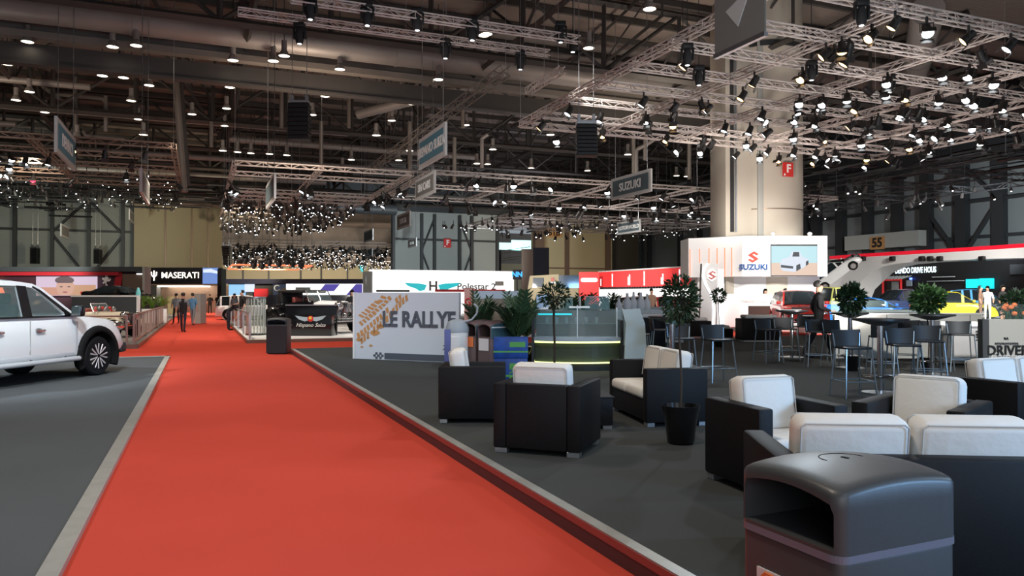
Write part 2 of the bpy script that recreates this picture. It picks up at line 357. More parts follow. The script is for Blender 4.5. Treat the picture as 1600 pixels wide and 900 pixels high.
box('number_plate', -1.1, 1.1, -.03, .03, -.6, .6, 'ochre', r); text('digits', '51B', 1.15, (0, -.04, 0), 'black', r, off=.03)
# beige wall details: dark door frames
bm = BM(); bz(bm, wx(832), wx(846), 95.0, 96, 0, 12.4); bz(bm, wx(882), wx(888), 95.7, 96, 0, 12); bz(bm, wx(945), wx(952), 95.5, 96, 0, 12.4); bz(bm, wx(832), wx(952), 95.8, 96, 5.4, 5.6)
struct(newobj('wall_pilasters', bm, 'bronze'))
# roof structure: lattice trusses along X and along Y
def roof_truss(a, b, z0, z1, step, rr=.12, m='roof_steel'):
    a = Vector(a); b = Vector(b); L = (b-a).length; n = max(1, int(L/step)); bm = BM()
    tube(bm, (a.x, a.y, z0), (b.x, b.y, z0), rr*1.5, 4); tube(bm, (a.x, a.y, z1), (b.x, b.y, z1), rr*1.5, 4)
    for i in range(n+1):
        p = a.lerp(b, i/n); tube(bm, (p.x, p.y, z0), (p.x, p.y, z1), rr, 4)
        if i < n:
            q = a.lerp(b, (i+1)/n)
            if i % 2: tube(bm, (p.x, p.y, z0), (q.x, q.y, z1), rr*.8, 4)
            else: tube(bm, (p.x, p.y, z1), (q.x, q.y, z0), rr*.8, 4)
    return struct(newobj('roof_truss', bm, m))
for i, y in enumerate((34, 44, 54, 64, 74, 84, 94)): roof_truss((-50, y, 0), (56, y, 0), 13.2, 16.7, 4.5, .10 if i % 2 else .13)
for x in (-34, -22, -10, 2, 14, 26, 38, 50): roof_truss((x, 28, 0), (x, 96, 0), 13.9, 16.8, 4.5, .11)
bm = BM()
for y in range(30, 96, 3): bz(bm, -55, 56, y-.1, y+.1, 16.65, 16.95)
struct(newobj('roof_purlins', bm, 'roof_steel'))
for x in (-28, -4, 20, 32): # bracing rods and lateral bars
    roof_truss((x, 30, 0), (x+9, 92, 0), 14.8, 16.6, 7, .07)
# great hollow girders and ducts across the hall (along X)
def duct(p0, p1, r, m='duct', name='roof_duct', flange=True):
    bm = BM(); p0 = Vector(p0); p1 = Vector(p1); tube(bm, p0, p1, r, 14)
    if flange:
        n = int((p1-p0).length/6)
        for i in range(1, n):
            c = p0.lerp(p1, i/n); d = (p1-p0).normalized()*.06; tube(bm, c-d, c+d, r*1.06, 14)
    return struct(newobj(name, bm, m, smooth=True))
duct((-40, 38.5, 14.2), (34, 38.5, 14.2), .62)
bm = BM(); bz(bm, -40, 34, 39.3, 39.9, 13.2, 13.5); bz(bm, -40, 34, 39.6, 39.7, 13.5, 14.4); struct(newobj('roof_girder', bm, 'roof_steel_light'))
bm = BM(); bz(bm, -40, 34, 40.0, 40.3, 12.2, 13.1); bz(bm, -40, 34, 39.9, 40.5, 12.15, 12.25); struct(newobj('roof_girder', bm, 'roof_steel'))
for (y, z, x0, x1, r_) in [(50, 13.8, -30, -6, .20), (56, 13.6, -14, 10, .24), (62, 13.6, -30, -12, .22), (62, 13.7, 2, 22, .26), (70, 13.5, -10, 26, .24), (80, 13.4, -30, 12, .3)]:
    duct((x0, y, z), (x1, y, z), r_)
duct((9, 47, 12.9), (17, 40, 14.5), .3, flange=False); duct((24, 30, 14.6), (40, 52, 13.6), .55); duct((30, 24, 14.4), (52, 44, 14.4), .7)
duct((wx(500)-3, 93, 12.4), (wx(610), 93, 12.4), .7, 'partition')
# slanted light mast left of centre, hanging pipes
def pipe(px, y0, y1, D, r=.12, m='roof_steel_light', dx=0):
    a = V(px, y0, D); b = V(px+dx, y1, D); bm = BM(); tube(bm, a, b, r, 8); return struct(newobj('roof_pipe', bm, m, smooth=True))
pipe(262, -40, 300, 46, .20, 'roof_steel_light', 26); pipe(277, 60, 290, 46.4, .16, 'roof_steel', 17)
for (px_, y0, y1) in [(165, 150, 206), (118, 120, 215), (452, 90, 175), (545, 95, 200), (608, 110, 195), (625, 100, 152), (723, 130, 200), (502, 190, 270), (710, 215, 285), (818, 130, 178), (990, 205, 270), (1077, 215, 280), (1008, 165, 250), (330, 190, 230), (440, 100, 200), (640, 190, 283)]:
    pipe(px_, y0, y1, 50, .13)
def elbow(pts, D, r=.13):
    bm = BM(); path(bm, [V(a, b, D) for a, b in pts], r, 8); struct(newobj('roof_pipe', bm, 'duct', smooth=True))
elbow([(78, 140), (82, 147), (160, 154), (165, 160), (165, 205)], 50); elbow([(130, 205), (134, 212), (195, 218)], 52); elbow([(1022, 218), (1010, 226), (994, 234), (994, 270)], 50)
elbow([(762, 210), (753, 216), (753, 262)], 50); elbow([(100, 160), (84, 148), (52, 124)], 50)

# pillar: two joined shafts of cast concrete with band joints
pc = V(1186, 400, 39); Rp = 1.85
pil = T('concrete_pillar', 'huge pale round concrete pillar rising behind the white stand', 'pillar', (pc.x, pc.y, 0), YC); pil['kind'] = 'structure'
bm = BM(); bz(bm, -2.15, -.6, -1.5, 1.4, 0, 17, .05); newobj('flat_pier', bm, 'concrete_pillar', pil, True)
bm = BM(); lathe(bm, [(1.88, 0), (1.88, 17)], (.28, 0, 0), 48); newobj('shaft', bm, 'concrete_pillar', pil, True)
bm = BM()
for z in (5.9, 8.9, 12): lathe(bm, [(1.892, z), (1.892, z+.05)], (.28, 0, 0), 48)
newobj('joint_band', bm, 'bronze', pil, True)
bm = BM(); bz(bm, -.62, -.34, -1.78, -1.3, 0, 15.6, .02); newobj('conduit', bm, 'grey_wall', pil, True)
bm = BM(); bz(bm, -1.92, -1.74, -1.56, -1.48, 4.8, 14); newobj('dark_slot', bm, 'black_soft', pil)
bm = BM(); bz(bm, -1.70, -1.62, -1.62, -1.5, 4.8, 14); newobj('pipe', bm, 'steel', pil)
bm = BM(); lathe(bm, [(1.95, 14.0), (1.95, 14.25)], (.28, 0, 0), 48); newobj('collar', bm, 'steel_dark', pil, True)
def fsign(loc, rz, s, label):
    r = T('pillar_letter_sign', label, 'sign', loc, rz); box('plate', -s/2, s/2, -.02, .02, -s*.58, s*.58, 'red_sign', r)
    text('letter', 'F', s*.95, (.05*s, -.03, .05*s), 'letter_white', r, off=.02*s)
    bm = BM(); prism(bm, [(-s*.42, -s*.52), (-s*.22, -s*.45), (-s*.36, -s*.30)], .02, Matrix.Translation((0, -.04, 0))); newobj('arrow', bm, 'letter_white', r)
ff = V(1231, 265, 36.95); fsign(ff, YC+.30, .60, 'red letter F sign high on the round concrete pillar')
fsign(AY(699, 380, 95.3), 0, 1.0, 'small red letter F sign on the grey panelled back wall')

# ================================================================== TRUSS GRIDS
def truss_mesh(L, s=.30, c=.030, step=.45):
    bm = BM(); h = s/2
    for y in (-h, h):
        for z in (-h, h): tube(bm, (0, y, z), (L, y, z), c, 5)
    n = max(2, int(L/step)); st = L/n
    for i in range(n):
        a, b = i*st, (i+1)*st
        u, v_ = (h, -h) if i % 2 else (-h, h)
        for q in (-h, h):
            tube(bm, (a, q, u), (b, q, v_), c*.55, 4); tube(bm, (a, u, q), (b, v_, q), c*.55, 4)
        if i % 3 == 0:
            for q in (-h, h): tube(bm, (a, q, -h), (a, q, h), c*.6, 4)
    return bm
def truss(a, b, parent=None, m='truss', s=.24, name='truss_beam', step=.45, c=.030):
    a = Vector(a); b = Vector(b); o = newobj(name, truss_mesh((b-a).length, s, c, step), m, parent)
    d = b-a; o.location = a; o.rotation_euler = (0, -atan2(d.z, sqrt(d.x**2+d.y**2)), atan2(d.y, d.x)); return o
def cable(parent, p, ztop, m='steel', r=.012):
    bm = BM(); tube(bm, p, (p[0], p[1], ztop), r, 4); return newobj('hanging_cable', bm, m, parent)
def grid(label, xs, ys, z, s=.22, m='truss', step=.45, xr=None, yr=None, c=.026):
    g = T('lighting_truss_grid', label, 'truss')
    x0, x1 = xr or (xs[0], xs[-1]); y0, y1 = yr or (ys[0], ys[-1])
    for x in xs: truss((x, y0, z), (x, y1, z), g, m, s, step=step, c=c)
    for y in ys: truss((x0, y, z), (x1, y, z), g, m, s, step=step, c=c)
    for x in (xs[0], xs[-1], xs[len(xs)//2]):
        for y in (ys[0], ys[-1]): cable(g, (x, y, z), 17.0)
    return g
XS1 = [12, 15.7, 19.5, 23.5, 27.5, 31.5]; YS1 = [13.3, 15.5, 17.6, 19.7, 21.8, 24.0, 26.4, 28.2]; Z1 = 8.6
grid('large silver truss grid over the lounge and white stand, full of spotlights', XS1, YS1, Z1)
XS2 = [12, 18, 24, 30, 36, 42]; YS2 = [41, 46.5, 52.5]
grid('silver truss grid with the dark square bays beyond the pillar', XS2, YS2, 8.6)
XS3 = [-25, -19, -13, -7, -1.2]; YS3 = [38.5, 42, 45.5, 49, 52.5]
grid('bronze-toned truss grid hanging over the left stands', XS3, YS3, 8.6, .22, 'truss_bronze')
XS4 = [1.6, 6, 11]; YS4 = [41.5, 45, 52, 54, 56]
grid('silver truss frame hanging over the centre of the aisle', XS4, YS4, 8.5)
XS5 = [1.9, 4.5, 7, 9.5, 12]; YS5 = [60, 63, 66, 69, 72, 76, 80, 84]
grid('distant truss grid with crowded spotlights under the dark beam', XS5, YS5, 9.3, .35, 'truss', .8)
XS6 = [28, 34, 40, 46]; YS6 = [33, 37, 58, 61]
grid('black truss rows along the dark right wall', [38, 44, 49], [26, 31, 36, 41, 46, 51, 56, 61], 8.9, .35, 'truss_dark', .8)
g7 = grid('silver truss rows running over the red stand', [24, 31, 38, 45], [58, 62, 66, 70], 8.4, .3, 'truss', .6)
# next hall trusses
bm = BM()
for y in range(100, 170, 6):
    for z in (8.3, 8.7): tube(bm, (AY(345, 380, y).x, y, z), (AY(620, 380, y).x+8, y, z), .05, 4)
for x in range(-10, 60, 9):
    for z in (8.3, 8.7): tube(bm, (x, 100, z), (x, 168, z), .05, 4)
g = newobj('lighting_truss_grid', bm, 'truss'); tag(g, 'far truss grid of the next hall seen through the opening', 'truss')
# two free trusses near the camera roof
t1 = T('lighting_truss', 'single silver truss hanging in front of the big roof duct', 'truss'); Y1 = 28.7; a = AY(372, 18, Y1); b = AY(858, 88, Y1); b.z = a.z; ZT1 = a.z; truss(a, b, t1)
cable(t1, a.lerp(b, .5), 17.0); cable(t1, a.lerp(b, .1), 17.0); cable(t1, a.lerp(b, .95), 17.0)
t2 = T('lighting_truss', 'upper silver truss cut off by the top of the picture', 'truss'); Y2 = 25.5; a2 = AY(455, -3, Y2); b2 = AY(905, 55, Y2); b2.z = a2.z; ZT2 = a2.z; truss(a2, b2, t2)
cable(t2, a2.lerp(b2, .05), 17.0); cable(t2, a2.lerp(b2, .5), 17.0); cable(t2, a2.lerp(b2, .98), 17.0)
t3 = T('lighting_truss', 'short dark truss rising to the right beside the duct', 'truss'); a = AX(825, 142, 12.6); b = AX(878, 106, 12.6); b.z = a.z; truss(a, b, t3); cable(t3, a.lerp(b, .5), 17.0); cable(t3, a.lerp(b, .9), 17.0)
t4 = T('lighting_truss', 'long grey boom running diagonally behind the blue hanging sign', 'truss'); a = AX(572, 270, 11.3); b = AX(790, 110, 11.3); truss(a, b, t4, 'roof_steel_light', .4, step=.8); cable(t4, b, 17.0); cable(t4, a, 17.0)
# ================================================================== SPOTLIGHTS
def can_mesh(lens, detail=10):
    bm = BM(); n = detail
    # yoke + clamp (hangs from z=0), body tilted later through the child
    bz(bm, -.03, .03, -.03, .03, -.14, .02); bz(bm, -.15, .15, -.015, .015, -.16, -.13); bz(bm, -.16, -.14, -.015, .015, -.36, -.13); bz(bm, .14, .16, -.015, .015, -.36, -.13)
    return bm
def can_body():
    bm = BM(); lathe(bm, [(.05, .2), (.10, .17), (.12, .02), (.12, -.06), (.155, -.2), (.15, -.2), (.13, -.17)], n=12)
    bz(bm, -.15, .15, .155, .165, -.34, -.17); bz(bm, -.15, .15, -.165, -.155, -.34, -.17)
    return bm
def lens_bm():
    bm = BM(); lathe(bm, [(.0, -.13), (.08, -.14), (.14, -.175)], n=12); return bm
SPOTS = {}
def make_spot(kind):
    r = bpy.data.objects.new('spotlight', None); COL.objects.link(r)
    newobj('yoke', can_mesh(kind), 'can', r)
    b = newobj('housing', can_body(), 'can_bright' if kind == 'chrome' else 'can', r, True); b.location = (0, 0, -.30)
    l = newobj('lens', lens_bm(), {'white': 'lens_white', 'warm': 'lens_warm', 'red': 'lens_red', 'blue': 'lens_blue'}.get(kind, 'lens_white'), b, True)
    return r
def spot_tree(kind, loc, rz, tilt, label, group, sc=1.0):
    if kind not in SPOTS: SPOTS[kind] = make_spot(kind); r = SPOTS[kind]
    else: r = copy_tree(SPOTS[kind])
    for ch in r.children:
        if ch.name.startswith('housing'): ch.rotation_euler = (tilt, 0, 0)
    r.location = loc; r.rotation_euler = (0, 0, rz); r.scale = (sc, sc, sc); tag(r, label, 'spotlight', group); return r
FAR = {}
def spot_far(kind, loc, rz, tilt, label, group, sc=1.0):
    if kind not in FAR:
        bm = can_body(); 
        for f in bm.faces: f.material_index = 0
        k = len(bm.faces); lathe(bm, [(.0, -.13), (.08, -.14), (.14, -.175)], n=8)
        for f in list(bm.faces)[k:]: f.material_index = 1
        bx(bm, (0, 0, .31), (.05, .05, .28))
        bm.faces.ensure_lookup_table()
        FAR[kind] = newobj('spotlight', bm, ['can', {'white': 'lens_white', 'warm': 'lens_warm', 'red': 'lens_red', 'blue': 'lens_blue'}[kind]], None, True); r = FAR[kind]
    else: r = FAR[kind].copy(); COL.objects.link(r)
    from mathutils import Euler
    r.location = Vector(loc)+Vector((0, 0, .03))-(Euler((tilt, 0, rz)).to_matrix() @ Vector((0, 0, .44*sc))); r.rotation_euler = (tilt, 0, rz); r.scale = (sc, sc, sc); tag(r, label, 'spotlight', group); return r
ORD = ['first', 'second', 'third', 'fourth', 'fifth', 'sixth', 'seventh', 'eighth']
nsp = 0
# near grid: on every cross truss, mixed white and amber
for j, y in enumerate(YS1):
    for i in range(13):
        x = 12.3+i*1.5+random.uniform(-.5, .5)
        dense = x > 19
        if random.random() > (1 if dense else .62): continue
        if y < 16 and x < 14: continue
        kind = 'warm' if random.random() < (.55 if x < 18 else .15) else 'white'
        p = Vector((x, y+random.choice((-.15, .15)), Z1-.17))
        spot_tree(kind, p, random.uniform(-2.4, -.6)+pi, random.uniform(.35, .95), f'{"amber" if kind=="warm" else "white"} spotlight under the {ORD[j]} cross beam of the large silver truss grid', 'spotlights under the large silver truss grid', random.uniform(.88, 1.08)); nsp += 1
for i, x in enumerate(XS1[1:]):
    for k in range(9):
        y = random.uniform(14, 28); kind = 'white' if x > 18 else 'warm'
        spot_tree(kind, (x+random.choice((-.15, .15)), y, Z1-.17), random.uniform(0, 6.28), random.uniform(.3, .9), f'{"amber" if kind=="warm" else "white"} spotlight under the {ORD[i]} lengthwise beam of the large silver grid', 'spotlights under the large silver truss grid', .92); nsp += 1
def rnd_rz(): return random.uniform(0, 6.28)
# second grid
for i in range(56):
    x = random.choice(XS2+[15, 21, 27]); y = random.uniform(41, 56) if random.random() < .6 else random.choice(YS2)
    x = random.choice(XS2)+random.choice((-.15, .15))
    if i % 3 == 0 or i % 3 == 1: y = random.choice(YS2)+random.choice((-.15, .15)); x = random.uniform(13, 42)
    else: y = min(y, 52.4)
    k = 'blue' if i in (5, 9) else ('red' if i == 14 else 'white')
    spot_far(k, (x, y, 8.45), rnd_rz(), random.uniform(.2, .9), f'{k} spotlight under the truss grid beyond the pillar', 'spotlights of the second silver grid', 1.25); nsp += 1
# left grid
for i in range(50):
    y = random.choice(YS3)+random.choice((-.15, .15)); x = random.uniform(-25, -1.4)
    k = 'red' if i in (6, 12, 23) else ('warm' if i % 9 == 0 else 'white')
    spot_far(k, (x, y, 8.45), rnd_rz(), random.uniform(.1, 1.0), f'{ {"warm":"amber"}.get(k,k) } spotlight under the bronze-toned grid on the left', 'spotlights of the left truss grid', 1.0); nsp += 1
# centre frame
for i in range(22):
    x = random.choice(XS4)+random.choice((-.15, .15)); y = random.uniform(42, 55.9)
    spot_far('white', (x, y, 8.35), rnd_rz(), random.uniform(.1, .9), 'white spotlight under the truss frame over the aisle', 'spotlights of the centre truss frame', 1.1); nsp += 1
print('spots', nsp)
# the crowd of distant spotlights: nobody could count them
def spot_cloud(name, label, n, fx, lr=.055):
    bm = BM()
    for i in range(n):
        p, s = fx(i); p = Vector(p); a = random.uniform(0, 6.28); d = Vector((cos(a)*.6, sin(a)*.6, -1)).normalized()
        tube(bm, p, p+d*.42*s, .10*s, 6, .14*s); tube(bm, p+d*.42*s, p+d*.43*s, lr*s, 6, mi=1); tube(bm, p, (p.x, p.y, p.z+.35), .03, 4)
    o = newobj(name, bm, ['roof_steel', 'lens_white']); tag(o, label, 'spotlights', kind='stuff'); return o
spot_cloud('spotlights', 'crowd of tiny white spotlights in the next hall', 620, lambda i: ((lambda y: (random.uniform(AY(350, 380, y).x, AY(622, 380, y).x), y, random.uniform(7.6, 8.3)))(random.uniform(100, 168)), random.uniform(1.1, 1.5)))
spot_cloud('spotlights', 'crowded small spotlights under the distant aisle grid', 260, lambda i: ((random.uniform(1.8, 12), random.choice(YS5)+random.uniform(-.5, .5), random.uniform(8.4, 9.0)), random.uniform(.8, 1.2)))
spot_cloud('spotlights', 'dark rows of small spotlights far over the left stands', 420, lambda i: ((lambda D: (random.uniform(-36, -2), D, random.uniform(8.9, 10.0)+(D-56)*.045))(random.uniform(56, 86)), random.uniform(.5, .9)))
spot_cloud('spotlights', 'small spotlights along the black trusses by the right wall', 110, lambda i: ((random.uniform(30, 50), random.uniform(33, 66), random.uniform(7.9, 8.8)), random.uniform(.7, 1.1)))
spot_cloud('spotlights', 'small spotlights on the rows above the red stand', 90, lambda i: ((random.uniform(20, 45), random.choice([58, 62, 66, 70]), random.uniform(7.7, 8.2)), random.uniform(.8, 1.2)))
# dark clutter of cables and truss far left and right
bm = BM()
for i in range(260):
    x = random.uniform(-36, -1); y = random.uniform(56, 90); z = random.uniform(9.8, 12.4); L = random.uniform(1.5, 5)
    if random.random() < .7: tube(bm, (x, y, z), (x+L, y, z), random.uniform(.05, .14), 4)
    else: tube(bm, (x, y, z), (x, y+L, z+.2), .06, 4)
    if i % 2: tube(bm, (x, y, z), (x, y, 13.3), .02, 4)
tag(newobj('rigging', bm, 'steel_dark'), 'dark tangle of rigging bars over the far left stands', 'rigging', kind='stuff')
bm = BM()
for i in range(170):
    x = random.uniform(34, 51); y = random.uniform(26, 86); z = random.uniform(9.2, 12.0); L = random.uniform(1.5, 6)
    if random.random() < .6: tube(bm, (x, y, z), (x, y+L, z), random.uniform(.05, .16), 4)
    else: tube(bm, (x, y, z), (x+L*.5, y, z+.2), .07, 4)
    if i % 2: tube(bm, (x, y, z), (x, y, 13.3), .02, 4)
tag(newobj('rigging', bm, 'steel_dark'), 'dark tangle of rigging bars along the right wall', 'rigging', kind='stuff')
# ================================================================== HIGH BAY LAMPS
bay0 = None
def bay(loc, label, lit=True, sc=1.0):
    global bay0
    if bay0 is None:
        r = bpy.data.objects.new('high_bay_lamp', None); COL.objects.link(r)
        bm = BM(); tube(bm, (0, 0, 0), (0, 0, .55), .16, 10); newobj('ballast', bm, 'duct', r, True)
        bm = BM(); lathe(bm, [(.14, 0), (.22, -.1), (.33, -.36), (.32, -.36), (.2, -.1)], n=14); newobj('reflector', bm, 'duct', r, True)
        bm = BM(); lathe(bm, [(0, -.30), (.3, -.335)], n=14); newobj('lens', bm, 'lens_bay', r)
        bm = BM(); tube(bm, (0, 0, 0), (0, 0, 1), .025, 5); o = newobj('rod', bm, 'steel_dark', r); o.location = (0, 0, .5)
        bay0 = r
    else: r = copy_tree(bay0)
    for ch in r.children:
        if ch.name.startswith('rod'): ch.scale = (1, 1, (17.0-loc[2])/sc-.5)
    r.location = loc; r.scale = (sc, sc, sc); tag(r, label, 'ceiling lamp', 'high bay lamps under the roof'); return r
lit_px = [(11, 97), (43, 62), (70, 172), (25, 198-45), (46, 140), (176, 70), (193, 118), (205, 154), (216, 183), (224, 207), (213, 68), (233, 130), (364, 91), (359, 133), (354, 166), (351, 193),
          (427, 92), (444, 84), (417, 123), (431, 118), (531, 105), (508, 147), (488, 176), (685, 121), (643, 159), (612, 185), (588, 208), (756, 52), (757+3, 50), (920, 72), (1015, 11), (1067, 98), (421, 237), (448, 239), (549, 246), (640, 232), (623, 247), (860, 207), (918, 263), (830, 259), (590, 312), (981, 238), (348, 232), (371, 234), (392, 236), (745, 252), (762, 253), (1057, 271), (1073, 272), (770, 168), (728, 192), (535, 258), (700, 270), (770, 230), (160, 115), (120, 210), (300, 175)]
seen = set()
for (a_, b_) in lit_px:
    zl = 13.0 - (1.5 if b_ > 200 else 0)
    aa, bb = ray(a_, b_+4); D = (zl-CH)/bb
    if D > 92: D = 90
    p = CW(aa*D, D, CH+bb*D)
    if p.y > 94: continue
    side = 'left of the slanted mast' if a_ < 262 else ('over the aisle' if a_ < 560 else ('above the blue hanging sign' if a_ < 800 else 'near the large silver grid'))
    depth = 'in the near roof bays' if D < 48 else 'in the far roof bays'
    bay(p+Vector((0, 0, .3)), f'bright bell-shaped high bay lamp {side}, {depth}', sc=.82)
# ================================================================== HANGING GEAR
def moving_head(px_, py_, D, label, h=.75, Yp=None, zr=17.0):
    h *= .85; p = AY(px_, py_, Yp) if Yp else V(px_, py_, D); r = T('moving_head_light', label, 'stage light', p, YC, 'black moving head lights')
    k = h/.75; r.scale = (k, k, k)
    bm = BM(); bz(bm, -.18, .18, -.15, .15, .18, .36, .03); newobj('base', bm, 'black', r, True)
    bm = BM(); bz(bm, -.22, -.16, -.08, .08, -.2, .2, .02); bz(bm, .16, .22, -.08, .08, -.2, .2, .02); bz(bm, -.2, .2, -.07, .07, .16, .2); newobj('yoke', bm, 'black', r, True)
    bm = BM(); lathe(bm, [(.0, .16), (.1, .14), (.15, 0), (.14, -.25), (.11, -.36), (0, -.36)], n=14); newobj('head', bm, 'black_soft', r, True)
    bm = BM(); lathe(bm, [(0, -.375), (.07, -.37)], n=10); newobj('lens', bm, 'lens_white', r)
    bm = BM(); tube(bm, (0, 0, .34), (0, 0, (zr-p.z)/k), .015, 5); newobj('clamp', bm, 'steel_dark', r); return r
for (a_, b_, D, w_) in [(468, 52, 25, 'lowest left of the row under the single silver truss'), (696, 76, 24.2, 'under the middle of the single silver truss'), (813, 94, 23.9, 'under the right end of the single silver truss'), (485, 12, 27, 'at the top edge above the single silver truss'),
                        (574, 22, 26.5, 'under the left part of the upper silver truss'), (652, 30, 26, 'under the middle of the upper silver truss'), (738, 46, 25.5, 'under the right part of the upper silver truss'), (876, 50, 24, 'by the right end of the upper silver truss'), (895, 66, 30, 'hanging below the upper truss end beside the round pipe')]:
    one = 'single silver' in w_; two = 'upper silver' in w_ or 'top edge' in w_
    moving_head(a_, b_, D, 'black moving head light '+w_, .95, Y1 if one and 'top edge' not in w_ else (Y2 if two else None), ZT1 if one and 'top edge' not in w_ else (ZT2 if two else 17.0))
for (a_, b_, D, w_) in [(1074, 85, 20, 'at the near corner of the large silver grid'), (1268, 110, 22, 'in front of the pillar top'), (1092, 118, 22, 'left of the pillar under the large silver grid'), (1346, 20, 17, 'top right inside the large silver grid'), (1390, 130, 24, 'among the white spots right of the pillar')]:
    moving_head(a_, b_, D, 'black moving head light '+w_, .7)
def line_array(px_, y0, y1, D, w_, label, tilt=0, n=8):
    p = V(px_, y0, D); h = (y1-y0)/F*D; wd = w_/F*D
    r = T('line_array_speaker', label, 'loudspeaker', p, YC)
    bm = BM(); bz(bm, -wd/2, wd/2, -.25, .25, -.12, 0, .02); bz(bm, -wd*.42, -wd*.3, -.1, .1, 0, .25); bz(bm, wd*.3, wd*.42, -.1, .1, 0, .25); newobj('flying_frame', bm, 'steel', r)
    e = h/n
    for i in range(n):
        bm = BM(); bx(bm, (0, tilt*i*e, -.14-e*(i+.5)), (wd, .55, e*.93), .02, 1); newobj('speaker_box', bm, 'black', r)
    for s in (-1, 1): bm = BM(); tube(bm, (s*wd*.36, 0, .25), (s*wd*.36, 0, 17.0-p.z), .015, 4); newobj('hanging_cable', bm, 'steel', r)
    return r
line_array(468, 158, 215, 34, 32, 'large black line array speaker hanging over the aisle'); line_array(916, 190, 240, 26.5, 32, 'black line array speaker under the large silver grid', -.15)
line_array(55, 386, 410, 80, 11, 'small black line array speaker far left before the panelled wall'); line_array(153, 388, 410, 80, 10, 'small black line array speaker nearer the beige wall')
line_array(354, 382, 412, 60, 12, 'dark line array speaker beside the beige wall over the aisle', .3)
# hanging signs, plane along the aisle (local x along -Y so that the face looks to the aisle)
def hang_sign(name, pn, pf, X, ztn, zbn, label, body, panel, tsz, rzflip, tcol='letter_white', tm=1.0):
    """near/far pixel columns on the plane X; row of top/bottom at the near edge"""
    a = AX(pn, ztn, X); c = AX(pn, zbn, X); f = AX(pf, ztn, X); L = abs(f.y-a.y); h = a.z-c.z
    mid = Vector((X, (a.y+f.y)/2, (a.z+c.z)/2)); r = T(name, label, 'sign', mid, rzflip)
    box('frame', -L/2, L/2, -.05, .05, -h/2, h/2, 'sign_frame', r)
    box('panel', -L/2*.90, L/2*.90, -.065, .065, -h*.36, h*.36, panel, r)
    if body: text('lettering', body, tsz*h, (0, -.075, -.02*h), tcol, r, sx=tm, off=.012*h); 
    for s in (-1, 1): bm = BM(); tube(bm, (s*L*.4, 0, h/2), (s*L*.4, 0, 17.0-mid.z), .014, 4); newobj('hanging_cable', bm, 'steel', r)
    return r
# faces looking to +X-side viewer (signs left of camera): rz = +90deg ; faces to -X (right of camera): rz = -90deg
hang_sign('hanging_sign', 87, 117, -5.2, 181, 238, 'blue hanging sign reading DEVINCI with a white frame', 'DEVINCI', 'sign_teal', .50, pi/2)
hang_sign('hanging_sign', 697, 656, 8.4, 190, 242, 'blue hanging sign reading HISPANO SUIZA', 'HISPANO SUIZA', 'sign_teal', .42, -pi/2, tm=1.0)
hang_sign('hanging_sign', 680, 650, 11.2, 266, 301, 'dark grey hanging sign reading SIN CARS', 'SIN CARS', 'sign_grey', .50, -pi/2)
hang_sign('hanging_sign', 1018, 956, 21.2, 263, 299, 'slate hanging sign reading SUZUKI', 'SUZUKI', 'sign_slate', .52, -pi/2, tm=1.05)
hang_sign('hanging_sign', 1001, 965, 34, 342, 362, 'slate hanging sign reading MOTORWORLD', 'MOTORWORLD', 'sign_slate', .42, -pi/2, tm=1.05)
hang_sign('hanging_sign', 641, 621, 17, 329, 353, 'grey hanging sign reading TOPCAR', 'TOPCAR', 'sign_grey', .48, -pi/2)
hang_sign('hanging_sign', 651, 638, 23, 371, 385, 'small grey hanging sign reading HONDA below the TOPCAR sign', 'HONDA', 'sign_grey', .48, -pi/2)
for (n_, f_, X, a_, b_, w_) in [(430, 417, 3.0, 270, 310, 'small blue-grey hanging sign left of the aisle truss frame'), (583, 569, 18, 357, 375, 'small grey hanging sign before the next hall, upper one'), (582, 571, 21, 388, 400, 'small grey hanging sign before the next hall, lower one')]:
    hang_sign('hanging_sign', n_, f_, X, a_, b_, w_, '', 'sign_slate', .4, -pi/2)
for (n_, f_, X, a_, b_, w_) in [(220, 232, -2.2, 262, 300, 'narrow pale hanging sign edge-on right of the bronze grid'), (95, 107, -12, 349, 369, 'faint white hanging sign before the panelled wall'), (202, 208, -6.5, 326, 343, 'tiny hanging sign at the corner of the beige wall'), ]:
    hang_sign('hanging_sign', n_, f_, X, a_, b_, w_, '', 'sign_grey', .4, pi/2)
# arrow sign
X = 11.0; a = AX(1196, 52, X); b = AX(1118, 90, X); zt_ = AX(1118, 12, X).z; zb_ = (a.z+b.z)/2; L = b.y-a.y; h = zt_-zb_+.3
r = T('arrow_sign', 'dark grey hanging sign with a pale triangle arrow', 'sign', (X, (a.y+b.y)/2, zb_), -pi/2)
box('panel', -L/2, L/2, -.02, .02, 0, h, 'sign_grey', r); bm = BM(); bz(bm, -L/2-.02, L/2+.02, -.05, .05, -.05, .05); newobj('lower_rail', bm, 'steel', r)
bm = BM(); bz(bm, -L/2-.02, L/2+.02, -.05, .05, h-.05, h+.05); newobj('upper_rail', bm, 'steel', r)
bm = BM(); prism(bm, [(L*.26, h*.80), (-L*.25, h*.62), (L*.0, h*.30)], .02, Matrix.Translation((0, -.045, 0))); newobj('triangle', bm, 'sign_frame', r)
for s in (-1, 1): bm = BM(); tube(bm, (s*L*.4, 0, h), (s*L*.4, 0, 17.0-zb_), .012, 4); newobj('hanging_cable', bm, 'steel', r)

